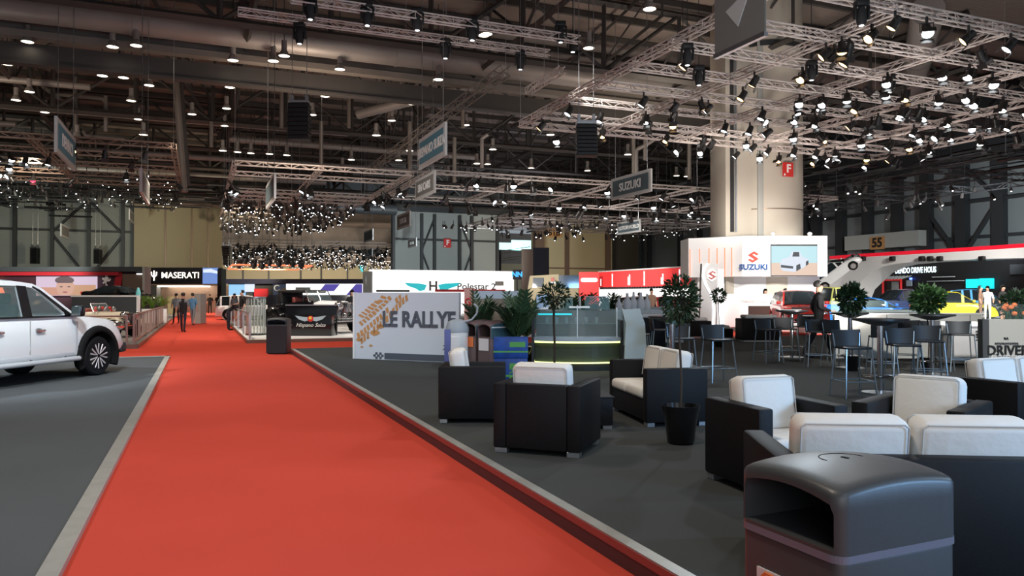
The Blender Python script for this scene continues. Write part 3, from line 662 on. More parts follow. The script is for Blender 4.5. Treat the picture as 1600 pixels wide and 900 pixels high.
# ================================================================== LOUNGE SEATS
def seat(name, label, corner_l, corner_r, f_from_back, w_, d_, n_c, group=None, back_cush=True, ch=.0):
    """corner_l -> corner_r: back edge seen from behind the seat, in the camera frame (r, D); seat faces away from its back"""
    l = Vector(corner_l); r_ = Vector(corner_r); u = (r_-l).normalized()
    f = Vector((-u.y, u.x))*f_from_back  # facing
    c = l+u*(w_/2)+f*(d_/2)
    a = atan2(f.x, -f.y)
    p = CW(c.x, c.y, P); t = T(name, label, 'armchair' if n_c == 1 else 'sofa', p, YC+a, group)
    AH, AT = .66, .13; fb = -d_/2; bb = d_/2
    for s in (-1, 1):
        bm = BM(); x0 = s*(w_/2-AT/2); bz(bm, x0-AT/2, x0+AT/2, fb, bb, .05, AH, .018, 2); newobj('arm', bm, 'wicker', t, True)
    bm = BM(); bz(bm, -w_/2+AT, w_/2-AT, bb-AT, bb-.004, .05, AH-.002, .015, 2); newobj('back', bm, 'wicker', t, True)
    bm = BM(); bz(bm, -w_/2+AT, w_/2-AT, fb+.004, bb-AT, .06, .30, .015, 2); newobj('base', bm, 'wicker', t, True)
    iw = w_-2*AT; cw_ = iw/n_c
    for k in range(n_c):
        x0 = -iw/2+cw_*k
        bm = BM(); bz(bm, x0+.006, x0+cw_-.006, fb-.02, bb-AT-.02, .30, .43, .05, 4)
        newobj('seat_cushion', bm, 'cushion', t, True)
        if back_cush:
            bm = BM(); bz(bm, x0+.01, x0+cw_-.01, -.09, .09, 0, .43, .06, 4)
            for v in bm.verts:
                q = (v.co.x-(x0+cw_/2))/(cw_/2); v.co.z += .02*(1-q*q)*(v.co.z/.43); v.co.y *= 1+.12*(1-q*q)
            o = newobj('back_cushion', bm, 'cushion', t, True); o.location = (0, bb-AT-.13, .41+ch); o.rotation_euler = (-.14, 0, 0)
            bm = BM(); zz = .40
            pts = [(x0+.035, -.095, .05), (x0+.035, -.095, zz), (x0+.06, -.097, zz+.018), (x0+cw_-.06, -.097, zz+.018), (x0+cw_-.035, -.095, zz), (x0+cw_-.035, -.095, .05)]
            path(bm, pts, .005, 5); path(bm, [(p_[0], -p_[1], p_[2]) for p_ in pts], .005, 5); newobj('piping', bm, 'piping', o)
    for sx in (-1, 1):
        for sy in (-1, 1):
            bm = BM(); bx(bm, (sx*(w_/2-.075), sy*(d_/2-.06), .025), (.12, .09, .05), .004, 1); newobj('foot', bm, 'steel', t)
    return t
S1 = 'black wicker armchair '
seat('armchair', S1+'with its back turned, nearest to the red aisle', (-.183, 7.2), (.614, 6.9), 1, .86, .78, 1)
seat('armchair', S1+'standing side-on in front of the rally panel and bins', (-.86, 9.55), (-.86, 8.83), 1, .74, .78, 1)
seat('sofa', 'two-seat black wicker sofa with cream cushions facing the aisle behind the potted tree', (2.246, 8.66), (2.0, 10.05), 1, 1.40, .74, 2)
seat('armchair', S1+'with blue-white cushion beside the pot, left of its twin', (2.34, 6.45), (1.585, 6.21), 1, .80, .73, 1)
seat('armchair', S1+'with pale cushion in the middle of the seats facing the aisle', (3.80, 5.97), (3.24, 6.52), 1, .80, .80, 1)
seat('sofa', 'two-seat black wicker sofa with its back turned behind the near bin', (1.36, 3.92), (2.86, 3.78), 1, 1.50, .78, 2, ch=.0)
seat('sofa', 'black wicker sofa cut off by the right picture edge', (5.82, 8.47), (4.50, 7.87), 1, 1.45, .75, 2)
# low wicker table
p = CW(.80, 8.7, P); t = T('coffee_table', 'low black wicker table tucked between armchair and sofa', 'table', p, YC+.1)
bm = BM(); bz(bm, -.3, .3, -.3, .3, .04, .35, .015); newobj('body', bm, 'wicker', t, True)
bm = BM(); bz(bm, -.31, .31, -.31, .31, .35, .365, .004, 1); newobj('table_top', bm, 'black_soft', t)
for sx in (-1, 1):
    for sy in (-1, 1): bm = BM(); bx(bm, (sx*.24, sy*.24, .02), (.1, .08, .04)); newobj('foot', bm, 'steel', t)

# ================================================================== PLANTS
def leaves(bm, c, rad, n, L, rndm=1.0, squash=1.0):
    for i in range(n):
        d = Vector((random.gauss(0, 1), random.gauss(0, 1), random.gauss(0, 1))).normalized()
        rr = random.uniform(.02, 1)**.4; p = Vector(c)+Vector((d.x*rad, d.y*rad, d.z*rad*squash))*rr
        q = (d+Vector((random.uniform(-.6, .6), random.uniform(-.6, .6), random.uniform(-.7, .5)))).normalized()
        s = q.cross(Vector((random.random(), random.random(), random.random()))).normalized(); l = L*random.uniform(.7, 1.2)
        v = [bm.verts.new(p), bm.verts.new(p+q*l*.5+s*l*.2), bm.verts.new(p+q*l), bm.verts.new(p+q*l*.5-s*l*.2)]
        bm.faces.new(v)
def topiary(px_, D, ytop, ybot_crown, crown_w, label, pot=True, trunk_r=.012, zbase=P, base=None, squash=1.2, m='leaf_dark', n=650, L=.085):
    a_, _ = ray(px_, 450); p = CW(a_*D, D, zbase)
    zt2 = V(px_, ytop, D).z-zbase; zb2 = V(px_, ybot_crown, D).z-zbase; rad = crown_w/F*D/2
    t = T('potted_tree', label, 'potted tree', p, YC)
    h0 = 0
    if pot:
        bm = BM(); lathe(bm, [(.12, 0), (.135, .02), (.165, .26), (.19, .36), (.195, .385), (.18, .385), (.165, .33)], n=28); newobj('pot', bm, 'pot_black', t, True)
        bm = BM(); lathe(bm, [(0, .345), (.17, .34)], n=20); newobj('soil', bm, 'soil', t); h0 = .34
    else:
        bm = BM(); lathe(bm, [(.1, 0), (.15, .3), (.14, .3)], n=14); newobj('pot', bm, 'pot_black', t, True); h0 = .28
    bm = BM(); path(bm, [(0, 0, h0), (.01, 0, (h0+zb2)*.4), (-.008, .01, (h0+zb2)*.7), (0, 0, zb2+.05)], trunk_r, 7)
    for i in range(7):
        an = i*.9; tube(bm, (0, 0, zb2), (rad*.5*cos(an), rad*.5*sin(an), (zb2+zt2)/2+random.uniform(-.05, .1)), trunk_r*.45, 5)
    newobj('trunk', bm, 'bark', t, True)
    bm = BM(); cz = (zt2+zb2)/2; leaves(bm, (0, 0, cz), rad, n, L, squash=(zt2-zb2)/2/rad)
    o = newobj('foliage', bm, m, t); return t
topiary(1063, 7.64, 432, 506, 56, 'slender potted tree with round crown in a glossy black pot among the seats', n=900, L=.06)
topiary(866, 12.6, 442, 482, 46, 'small topiary tree on a thin dark stem before the glass counter', pot=False, n=700, L=.07, trunk_r=.02)
topiary(1123, 22, 451, 472, 20, 'tiny round-headed tree before the white totem', pot=False, n=300, L=.1)
topiary(1331, 15.0, 446, 488, 34, 'bushy potted tree behind the bar tables, left of the yellow car', pot=False, n=700, L=.12)
topiary(1450, 14.6, 450, 489, 44, 'bushy potted tree in front of the yellow car', pot=False, n=700, L=.13, m='leaf')
topiary(1588, 15.6, 455, 500, 40, 'leafy potted tree at the right picture edge', pot=False, n=600, L=.12)
def palm(px_, D, ytop, label, zbase=P, n=16, spread=.5, m='leaf_dark', pot=True, hb=.4, cat='potted palm', wl=.030):
    a_, _ = ray(px_, 450); p = CW(a_*D, D, zbase); H_ = V(px_, ytop, D).z-zbase
    t = T('potted_palm', label, cat, p, YC)
    if pot: bm = BM(); lathe(bm, [(.16, 0), (.2, .3), (.21, hb), (.19, hb)], n=16); newobj('pot', bm, 'pot_black', t, True)
    st = BM(); lf = BM()
    for i in range(n):
        an = 2*pi*i/n+random.uniform(-.3, .3); s = spread*random.uniform(.3, 1.0); hh = H_*random.uniform(.72, 1.0)
        pts = []
        for k in range(7):
            u = k/6; pts.append(Vector((cos(an)*s*(u**1.6), sin(an)*s*(u**1.6), hb*.9+(hh-hb*.9)*(u if s < spread*.6 else (1.35*u-.35*u*u*1.3)))))
        path(st, pts, .006, 4)
        for k in range(10):
            u = .3+.7*k/10; i0 = min(5, int(u*6)); fr = u*6-i0; c = pts[i0].lerp(pts[i0+1], fr); d = (pts[i0+1]-pts[i0]).normalized()
            side = d.cross(Vector((0, 0, 1)))
            if side.length < .05: side = Vector((1, 0, 0))
            side.normalize(); ll = .34*H_/1.5*(1.15-u*.7)
            for sg in (-1, 1):
                q = (side*sg+d*1.1+Vector((0, 0, -.15))).normalized(); e = d.cross(q).normalized().cross(q)*wl
                v = [lf.verts.new(c), lf.verts.new(c+q*ll*.4+e), lf.verts.new(c+q*ll), lf.verts.new(c+q*ll*.4-e)]
                lf.faces.new(v)
    newobj('stems', st, 'leaf', t); newobj('fronds', lf, m, t); return t
palm(752, 15.8, 452, 'kentia palm right behind the grey recycling bins', n=12, spread=.45)
palm(808, 15.0, 452, 'dense kentia palm left of the glass counter, taller leaves', n=18, spread=.6)
palm(822, 16.2, 455, 'kentia palm touching the left end of the glass counter', n=14, spread=.5)
palm(900, 21, 452, 'dark palm behind the glass counter, left of the red panel', n=14, spread=.6)
palm(922, 21.5, 455, 'dark palm below the pale-striped red panel', n=14, spread=.6)
palm(952, 24.5, 452, 'dark palm by the white costume stands', n=12, spread=.5)
# green palm planter left by the fence
pp = CW(ray(238, 450)[0]*42, 42, .12)
t = T('planter', 'white planter box behind the metal fence', 'planter', pp, 0)
for i, (dx, w_) in enumerate([(-.5, 'left'), (0, 'middle'), (.45, 'right')]):
    q = T('palm_bush', f'bright green low palm in the white planter, {w_} one', 'plant', pp+Vector((dx, 0, .72)), 0)
    st = BM()
    for k in range(34):
        an = random.uniform(0, 6.28); s = random.uniform(.3, .75); hh = random.uniform(.45, 1.0)
        for u in range(8):
            uu = u/8; c = Vector((cos(an)*s*uu**1.3, sin(an)*s*uu**1.3, hh*(1.5*uu-.7*uu*uu))); dd = Vector((cos(an+pi/2), sin(an+pi/2), 0))*.14*(1.1-uu)
            v = [st.verts.new(c), st.verts.new(c+dd+Vector((0, 0, .04))), st.verts.new(c+Vector((cos(an)*s/8, sin(an)*s/8, .07))), st.verts.new(c-dd+Vector((0, 0, .04)))]; st.faces.new(v)
    newobj('fronds', st, 'leaf_bright', q)
bm = BM(); bz(bm, -.85, .75, -.35, .35, 0, .78, .02); newobj('box', bm, 'stand_white', t, True); bm = BM(); bz(bm, -.8, .7, -.3, .3, .78, .80); newobj('soil', bm, 'soil', t)

# ================================================================== BINS
def hood_bin(label, p, rz, w_, d_, h_, m_body='bin_grey', m_side=None, sticker=None, band=True, dome=.06, opening=True, lid=True, zsc=1, op=(.60, .86)):
    """front (opening) = local -y"""
    t = T('litter_bin', label, 'litter bin', p, rz)
    m_side = m_side or m_body
    # body with rounded corners, hollow hood made as side walls + roof
    zl = h_*op[0]; zo = h_*op[1]
    bm = BM(); bz(bm, -w_/2+.004, w_/2-.004, -d_/2+.004, d_/2-.004, .0, zl, .04*w_/.45, 4); newobj('body', bm, m_body, t, True)
    th = .026*w_/.45; ztop = h_-dome; rc = .045*w_/.45
    def rrect(ins, n=6):
        pts = []
        for cxs, cys, a0 in ((1, 1, 0), (-1, 1, pi/2), (-1, -1, pi), (1, -1, 1.5*pi)):
            for k in range(n+1):
                a = a0+pi/2*k/n; r_c = max(.004, rc-ins*.3); pts.append((cxs*(w_/2-ins-r_c)+r_c*cos(a), cys*(d_/2-ins-r_c)+r_c*sin(a)))
        out_ = []
        for a, b in zip(pts, pts[1:]+pts[:1]):   # densify straight sides so that the dome can arch them
            m2 = max(1, int(sqrt((b[0]-a[0])**2+(b[1]-a[1])**2)/(w_*.10))); out_ += [(a[0]+(b[0]-a[0])*q/m2, a[1]+(b[1]-a[1])*q/m2) for q in range(m2)]
        return out_
    def dz(x, y): return dome*(.5*(1-(2*x/w_)**2)+.5*(1-(2*y/d_)**2))
    base_ = rrect(0); N_ = len(base_); hood = BM(); rings = [[hood.verts.new((x, y, zl-.012)) for x, y in base_], [hood.verts.new((x, y, ztop-.05)) for x, y in base_]]
    for ins, dzz in ((.0, -.018), (.006, -.006), (.018, -.001)): f_ = 1-2*ins/w_; g_ = 1-2*ins/d_; rings.append([hood.verts.new((x*f_, y*g_, ztop+dz(x*f_, y*g_)+dzz)) for x, y in base_])
    for f_ in (.75, .5, .25): rings.append([hood.verts.new((x*f_, y*f_, ztop+dz(x*f_, y*f_))) for x, y in base_])
    for a, b in zip(rings[:-1], rings[1:]):
        for q in range(N_): hood.faces.new((a[q], a[(q+1) % N_], b[(q+1) % N_], b[q]))
    hood.faces.new(rings[0][::-1]); c_ = hood.verts.new((0, 0, ztop+dome))
    for q in range(N_): hood.faces.new((rings[-1][q], rings[-1][(q+1) % N_], c_))
    bmesh.ops.recalc_face_normals(hood, faces=hood.faces)
    for f in hood.faces:
        f.material_index = 1 if abs(f.normal.x) > .7 and f.calc_center_median().x > 0 else 0
    hd = newobj('hood_raw', hood, [m_body, m_side], None, True, 50)
    cut = BM(); x0 = w_/2-th; zc = ztop-.035; outl_ = [(-x0, zl+.006), (x0, zl+.006), (x0, zc-.03)]+[((x0-.012)*(1-2*q/10), zc+dome*.5*(1-(1-2*q/10)**2)) for q in range(11)]+[(-x0, zc-.03)]
    prism(cut, outl_, d_-th+.1, Matrix.Translation((0, -d_/2-.1, 0))); co_ = newobj('cut_raw', cut, 'bin_inner')
    md = hd.modifiers.new('b', 'BOOLEAN'); md.operation = 'DIFFERENCE'; md.object = co_; md.solver = 'EXACT'
    bpy.context.view_layer.update(); nm = bpy.data.meshes.new_from_object(hd.evaluated_get(bpy.context.evaluated_depsgraph_get())); bpy.data.objects.remove(hd); bpy.data.objects.remove(co_)
    ho = bpy.data.objects.new('hood', nm); COL.objects.link(ho); ho.parent = t
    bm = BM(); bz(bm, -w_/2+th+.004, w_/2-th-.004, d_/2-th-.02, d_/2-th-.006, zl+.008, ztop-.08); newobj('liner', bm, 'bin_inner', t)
    if band:
        bm = BM(); bz(bm, -w_/2-.001, w_/2+.001, -d_/2-.001, d_/2+.001, zl-.030, zl-.006, .0); 
        bmesh.ops.bevel(bm, geom=[e for e in bm.edges if abs((e.verts[0].co-e.verts[1].co).z) > .01], offset=rc, segments=6, affect='EDGES', profile=.5); newobj('band', bm, 'bin_band', t)
    if lid:
        bm = BM(); pts = [(.085*cos(a), .085*sin(a), h_-dome+dz(.085*cos(a), .085*sin(a))) for a in [pi*k/24*2 for k in range(6, 19)]]; path(bm, pts, .0018, 5); newobj('lid_seam', bm, 'rubber', t)
        bm = BM(); bx(bm, (0, 0, h_), (.03, .014, .005), .002, 1); newobj('lock_slot', bm, 'bin_inner', t)
    if sticker:
        mname, sx, sz, sw, sh = sticker; bm = BM(); bz(bm, sx-sw/2, sx+sw/2, -d_/2-.006, -d_/2+.001, sz-sh/2, sz+sh/2); s_ = newobj('sticker', bm, mname, t)
    return t
# near bin: corner position
c0 = Vector((.994, 2.30)); ph = radians(66); u = Vector((cos(ph), -sin(ph))); v2 = Vector((-u.y, u.x)); w_ = .45; d_ = .544; cl = c0-u*w_
cc = cl+u*(w_/2)+v2*(d_/2)
nb = hood_bin('large dark grey plastic litter bin with a gaping hood at the front of the lounge', CW(cc.x, cc.y, P), YC+atan2(u.y, u.x), w_, d_, .93, dome=.05, op=(.75, .93))
bm = BM(); bz(bm, -.13, .03, -d_/2-.003, -d_/2+.006, .40, .555); st_ = newobj('sticker', bm, 'label_white', nb)
bm = BM(); path(bm, [(-.10, -d_/2-.005, .43), (-.10, -d_/2-.005, .53), (-.085, -d_/2-.005, .545), (-.05, -d_/2-.005, .545), (-.035, -d_/2-.005, .53), (-.035, -d_/2-.005, .43)], .006, 6); newobj('symbol', bm, 'orange', st_)
fb_ = G(437, 553, 0)
t = hood_bin('dark litter bin standing on the red carpet at the far end of the aisle edge', fb_+Vector((0, .2, 0)), YC, .57, .5, 1.02, dome=.07, op=(.80, .98), lid=False)
bm = BM(); bz(bm, -.275, .275, -.27, -.24, .03, .80); newobj('door', bm, 'black_soft', t); bm = BM(); bz(bm, -.29, .29, -.28, .28, .78, .81); newobj('band', bm, 'bin_grey', t)
p = V(743, 520, 15.2); p.z = P
q1 = hood_bin('brown-fronted recycling bin with an orange label beside the white barrel', CW(-.62, 15.62, P), YC-.84, .40, .66, 1.0, 'bin_brown', 'bin_blue', ('orange', 0, .55, .24, .2), False, .1, op=(.66, .9), lid=False)
q2 = hood_bin('brown-fronted recycling bin with blue side and a white label', CW(-.30, 15.22, P), YC-.84, .44, .70, 1.0, 'bin_brown', 'bin_blue', ('label_white', 0, .52, .3, .24), False, .1, op=(.66, .9), lid=False)
bm = BM(); bz(bm, .221, .229, -.33, .33, .85, .875); newobj('light_strip', bm, 'white', q2)
t = T('waste_barrel', 'pale grey domed waste barrel behind the recycling bins', 'litter bin', CW(-1.12, 15.5, P), YC)
bm = BM(); lathe(bm, [(.2, 0), (.23, .1), (.23, .75)], n=24); newobj('drum', bm, 'white', t, True); bm = BM(); lathe(bm, [(.24, .75), (.24, .83), (.2, .95), (.1, 1.0), (0, 1.01)], n=24); newobj('lid', bm, 'bin_light', t, True)
bm = BM(); path(bm, [(.1, -.1, .95), (.3, -.1, 1.0), (.4, -.1, 1.12), (.42, -.1, 1.26), (.34, -.1, 1.32)], .02, 6); newobj('handle', bm, 'bin_light', t, True)
bm = BM(); bz(bm, -.12, .02, -.235, -.20, .3, .65); newobj('sticker', bm, 'label_white', t)
# blue parcel boxes
def blue_box(label, r_, D, z0, w_, d_, h_, rz=0):
    t = T('blue_box', label, 'box', CW(r_, D, z0), YC+rz); bm = BM(); bz(bm, -w_/2, w_/2, -d_/2, d_/2, 0, h_, .01); newobj('carton', bm, 'blue_box', t, True)
    bm = BM(); bz(bm, -w_/2-.003, w_/2+.003, -d_/2-.003, d_/2+.003, h_*.28, h_*.36); newobj('stripe', bm, 'blue_box_green', t)
    bm = BM(); bz(bm, -.02, w_*.42, -d_/2-.006, -d_/2, h_*.55, h_*.8); newobj('label', bm, 'blue_box_green', t)
    return t
blue_box('bright blue carton on top of the stack next to the armchair', -.02, 12.9, P+.44, .58, .42, .34)
b_ = blue_box('bright blue carton with green chevrons at the bottom of the stack', -.02, 12.92, P, .56, .40, .44)
bm = BM()
for k in range(3):
    z_ = .1+k*.08; path(bm, [(-.02, -.206, z_), (.05, -.206, z_+.05), (.12, -.206, z_)], .012, 4)
newobj('chevrons', bm, 'blue_box_green', b_)
bm = BM(); bz(bm, -.06, .06, -.05, .05, 0, .82, .01); o = newobj('blue_post_box', bm, 'box_purple', None, True); o.location = CW(-1.28, 15.0, P); o.rotation_euler = (0, 0, YC); tag(o, 'narrow blue upright carton beside the white barrel', 'box')

# ================================================================== RALLY PANEL
a = CW(-3.72, 17.9, P); b = CW(-1.18, 16.75, P); d = b-a; L = d.length; ang = atan2(d.y, d.x); H_ = 1.56
t = T('printed_wall', 'white panel reading LE RALLYE with ochre tyre tracks', 'display panel', a, ang)
box('board', 0, L, 0, .10, 0, H_, 'rally_white', t); box('left_post', -.05, 0, -.02, .12, 0, H_+.01, 'white', t)
text('title', 'LE RALLYE', .50, (L*.625, -.012, H_*.60), 'slate_text', t, sx=.84, off=.012)
bm = BM(); bz(bm, L*.30, L, -.012, .0, .02, .16); newobj('lower_band', bm, 'slate_text', t)
bm = BM()
for k in range(5):
    for j in range(3):
        if (k+j) % 2: bz(bm, L*.19+k*.055, L*.19+k*.055+.055, -.012, 0, .02+j*.05, .07+j*.05)
newobj('checker_mark', bm, 'slate_text', t)
bm = BM()
def track(bm, x0, z0, x1, z1, wd, n):
    dx = Vector((x1-x0, z1-z0)); L_ = dx.length; dx.normalize(); nx = Vector((-dx.y, dx.x))
    for i in range(n):
        u = (i+.5)/n*L_
        for s in (-1, 1):
            for (f0, f1) in ((.12, .50), (.56, 1.0)):
                if random.random() < .08 and i < n*.4: continue
                hw = L_/n*.34
                c = Vector((x0, z0))+dx*(u-s*.0)
                pts = [c+nx*s*wd*f0-dx*hw+dx*f0*.05, c+nx*s*wd*f1-dx*hw-dx*f1*.05, c+nx*s*wd*f1+dx*hw-dx*f1*.05, c+nx*s*wd*f0+dx*hw+dx*f0*.05]
                pts = [p_+Vector((random.uniform(-.012, .012), random.uniform(-.012, .012))) for p_ in pts]
                if any(p_.x < .02 or p_.x > L-.02 or p_.y < .05 or p_.y > H_-.015 for p_ in pts): continue
                prism(bm, [(p_.x, p_.y) for p_ in pts], .006, Matrix.Translation((0, -.007, 0)))
track(bm, .02, .60, .82, 1.18, .30, 9); track(bm, .82, 1.18, 1.42, 1.72, .27, 7)
for (x, z, s) in [(.55, .62, .13), (.72, .78, .09), (.12, .45, .08), (.45, .32, .05), (.2, .28, .04), (.38, .5, .04)]:
    prism(bm, [(x+s*cos(k*pi/4)*random.uniform(.8, 1.3), z+s*.6*sin(k*pi/4)*random.uniform(.7, 1.2)) for k in range(8)], .006, Matrix.Translation((0, -.007, 0)))
newobj('tyre_track_print', bm, 'ochre', t)
bm = BM()
for k in range(5):
    an = .6+k*.5; path(bm, [(L*.92, -.01, .32), (L*.92+.18*cos(an+1.2), -.01, .32+.18*sin(an+1.2))], .008, 4)
newobj('branch_print', bm, 'bark', t)
# pink letter post and the angled second panel
t = T('pink_sign', 'pink upright post with a red letter G beside the rally panel', 'display panel', b+Vector((.12, -.05, 0)), ang)
box('board', 0, .20, -.02, .06, 0, 1.66, 'trim_red', t); bm = BM(); bz(bm, .005, .195, -.03, -.02, .02, 1.65); newobj('face', bm, mat('pink', (.62, .34, .30), .6), t); text('letter', 'G', .22, (.1, -.04, 1.35), 'red_sign', t)
a2_ = CW(-1.0, 17.0, P); b2_ = CW(.15, 18.0, P); d = b2_-a2_; t = T('printed_wall', 'photo-printed panel behind the palms, right of the rally panel', 'display panel', a2_, atan2(d.y, d.x))
m_ = mat('photo_print', (.30, .24, .18), .6, noise=(5, .9)); box('board', 0, d.length, 0, .08, 0, 1.60, m_, t); box('header', 0, d.length, -.01, 0, 1.42, 1.60, 'rally_white', t)

# ================================================================== GLASS COUNTER
cx = (902-800)/F*15.2; t = T('display_counter', 'curved glass display counter glowing yellow-green at its base', 'display counter', CW(cx, 15.4, P), YC-.04)
W_ = .88
def curve_slab(bm, z0, z1, w0, sag, depth, inset=0):
    n = 12; A = []; B = []; pts = []
    for i in range(n+1):
        x = -w0+2*w0*i/n; pts.append((x, -sag*(1-(x/w0)**2)-depth/2))
    pts += [(w0, depth/2), (-w0, depth/2)]
    bv = [bm.verts.new((x, y, z0)) for x, y in pts]; tv = [bm.verts.new((x, y, z1)) for x, y in pts]; k = len(pts)
    bm.faces.new(bv[::-1]); bm.faces.new(tv)
    for i in range(k): j = (i+1) % k; bm.faces.new((bv[i], bv[j], tv[j], tv[i]))
bm = BM(); curve_slab(bm, 0, .16, W_*.93, .2, .6); newobj('plinth', bm, 'black', t)
bm = BM(); curve_slab(bm, .17, .56, W_*.96, .21, .58); newobj('front_panel', bm, mat('counter_green', (.05, .06, .045), .2), t)
bm = BM(); curve_slab(bm, .555, .585, W_*.985, .24, .70); newobj('light_strip', bm, 'neon_yellow', t); bm = BM(); curve_slab(bm, .155, .175, W_*.985, .24, .70); newobj('light_strip', bm, 'neon_yellow', t)
bm = BM(); curve_slab(bm, .59, .66, W_, .25, .74); newobj('shelf_deck', bm, 'bin_light', t)
bm = BM()
n = 12
for i in range(n):
    x0 = -W_+2*W_*i/n; x1 = -W_+2*W_*(i+1)/n; y0 = -.25*(1-(x0/W_)**2)-.36; y1 = -.25*(1-(x1/W_)**2)-.36
    v = [bm.verts.new((x0, y0, .66)), bm.verts.new((x1, y1, .66)), bm.verts.new((x1, y1+.06, 1.2)), bm.verts.new((x0, y0+.06, 1.2))]; bm.faces.new(v)
newobj('front_glass', bm, 'clear_glass', t)
bm = BM(); curve_slab(bm, 1.2, 1.215, W_, .2, .6); newobj('top_glass', bm, 'teal_glass', t)
bm = BM(); bz(bm, -W_+.05, W_-.05, -.25, .28, .92, .935); newobj('glass_shelf', bm, 'teal_glass', t)
for s in (-1, 1): bm = BM(); bz(bm, s*W_-.03*s, s*W_+.03*s, -.38, .38, .0, 1.0 if s > 0 else 1.05); newobj('side_panel', bm, 'black_soft', t)
bm = BM(); bz(bm, -.01, .01, -.42, -.40, .66, 1.3); bz(bm, W_-.1, W_-.08, -.3, -.28, .66, 1.25); newobj('glass_post', bm, 'steel', t)
bm = BM(); bz(bm, -W_+.06, W_-.06, .2, .3, .66, 1.18); newobj('back_panel', bm, mat('counter_back', (.10, .10, .09), .4, noise=(4, .4)), t)
bm = BM(); bz(bm, -W_+.1, -.1, -.2, 0, 1.10, 1.13); newobj('teal_light', bm, 'teal_led', t)
def small(name, label, cat, p, rz, parts, group=None):
    t = T(name, label, cat, p, rz, group)
    for (pn, m_, c, s, bv) in parts: bm = BM(); bx(bm, c, s, bv); newobj(pn, bm, m_, t, True)
    return t
pc_ = CW(cx, 15.4, P)
def onc(x, y, z): return t_loc(x, y, z)
RZc = YC-.04
def t_loc(x, y, z): return pc_+Vector((x*cos(RZc)-y*sin(RZc), x*sin(RZc)+y*cos(RZc), z))
s_ = T('menu_sign', 'pale blue notice card on the left end of the glass counter', 'sign', t_loc(-.68, -.25, 1.215), RZc); box('card', -.13, .13, 0, .01, .04, .30, mat('pale_blue', (.42, .55, .72), .5), s_); box('foot', -.09, .13, -.03, .06, 0, .04, 'label_white', s_)
bm = BM()
for k in range(3): bz(bm, -.08, .08, -.004, 0, .14+k*.04, .15+k*.04)
newobj('writing', bm, 'slate_text', s_)
for k, (x, w_) in enumerate([(.42, .5), (-.25, .35)]):
    s_ = T('glass_case', ['pale glass box on the right end of the counter', 'blue-tinted glass box left on the counter'][k], 'glass case', t_loc(x, .05, 1.215), RZc)
    bm = BM(); bz(bm, -w_/2, w_/2, -.12, .12, 0, .25); newobj('case', bm, 'teal_glass', s_); bm = BM(); bz(bm, -w_/2, w_/2, -.12, .12, .25, .26); newobj('lid', bm, 'bin_light', s_)
s_ = T('tap_stand', 'white beverage tap with a flat tray on the glass counter', 'tap', t_loc(.06, -.15, 1.215), RZc); bm = BM(); tube(bm, (0, 0, 0), (0, 0, .26), .025, 8); newobj('column', bm, 'chrome', s_, True); bm = BM(); bz(bm, -.22, .2, -.05, .05, .02, .06, .01); newobj('tray', bm, 'white', s_)
for k in range(6):
    s_ = T('drinking_glass', 'small glass on the shelf inside the counter', 'glass', t_loc(-.6+k*.2, -.1, .935), RZc, 'glasses inside the display counter'); bm = BM(); lathe(bm, [(.03, 0), (.04, .12), (.037, .12)], n=10); newobj('bowl', bm, 'clear_glass', s_)
# curved pale wing board
t = T('curved_screen', 'tall pale grey curved board at the right end of the glass counter', 'display panel', CW(2.30, 14.6, P), YC)
bm = BM(); prism(bm, [(-.14, 0), (.26, 0), (.30, .5), (.27, .95), (.17, 1.24), (-.17, 1.22), (-.10, .95)], .06); newobj('board', bm, 'grey_wing', t); box('foot', -.15, .27, -.12, .18, -.0, .03, 'steel', t)
# ================================================================== BAR STOOLS AND TABLES
def make_stool():
    t = T('bar_stool', 'x', 'bar stool', (0, 0, 0))
    sh = .74; fb = BM(); bz(fb, -.2, .2, -.18, .18, sh-.035, sh, .015, 2); newobj('seat', fb, 'stool_black', t, True)
    bm = BM(); n = 8; rows = []
    for j in range(3):
        z = sh+(-.03, .10, .235)[j]; row = []
        for i in range(n+1):
            u = -1+2*i/n; row.append(bm.verts.new((u*(.22+.005*j), .175+.05*(1-u*u)*0+.045*(1-u*u)+.02*j, z+(.01*(u*u) if j == 2 else 0))))
        rows.append(row)
    for j in range(2):
        for i in range(n): bm.faces.new((rows[j][i], rows[j][i+1], rows[j+1][i+1], rows[j+1][i]))
    r_ = bmesh.ops.extrude_face_region(bm, geom=bm.faces[:])
    for v in [g for g in r_['geom'] if isinstance(g, bmesh.types.BMVert)]: v.co.y -= .022
    bmesh.ops.recalc_face_normals(bm, faces=bm.faces); newobj('backrest', bm, 'stool_black', t, True, 60)
    for sx in (-1, 1):
        for sy in (-1, 1):
            bm = BM(); tube(bm, (sx*.24, sy*.23, 0), (sx*.19, sy*.16, sh-.03), .012, 7)
            if sy > 0: tube(bm, (sx*.19, .16, sh-.03), (sx*.21, .19, sh+.19), .012, 7)
            newobj('leg', bm, 'stool_leg', t, True)
    bm = BM(); q = [(-.225, -.21, .24), (.225, -.21, .24), (.225, .205, .24), (-.225, .205, .24), (-.225, -.21, .24)]; path(bm, q, .009, 6); newobj('footrest', bm, 'stool_leg', t, True)
    return t
stool0 = make_stool(); used = [False]
def stool(px_, py_, ang, label):
    t = copy_tree(stool0) if used[0] else stool0; used[0] = True
    t.location = G(px_, py_, P); t.rotation_euler = (0, 0, YC+ang); tag(t, label, 'bar stool', 'bar stools around the high tables'); return t
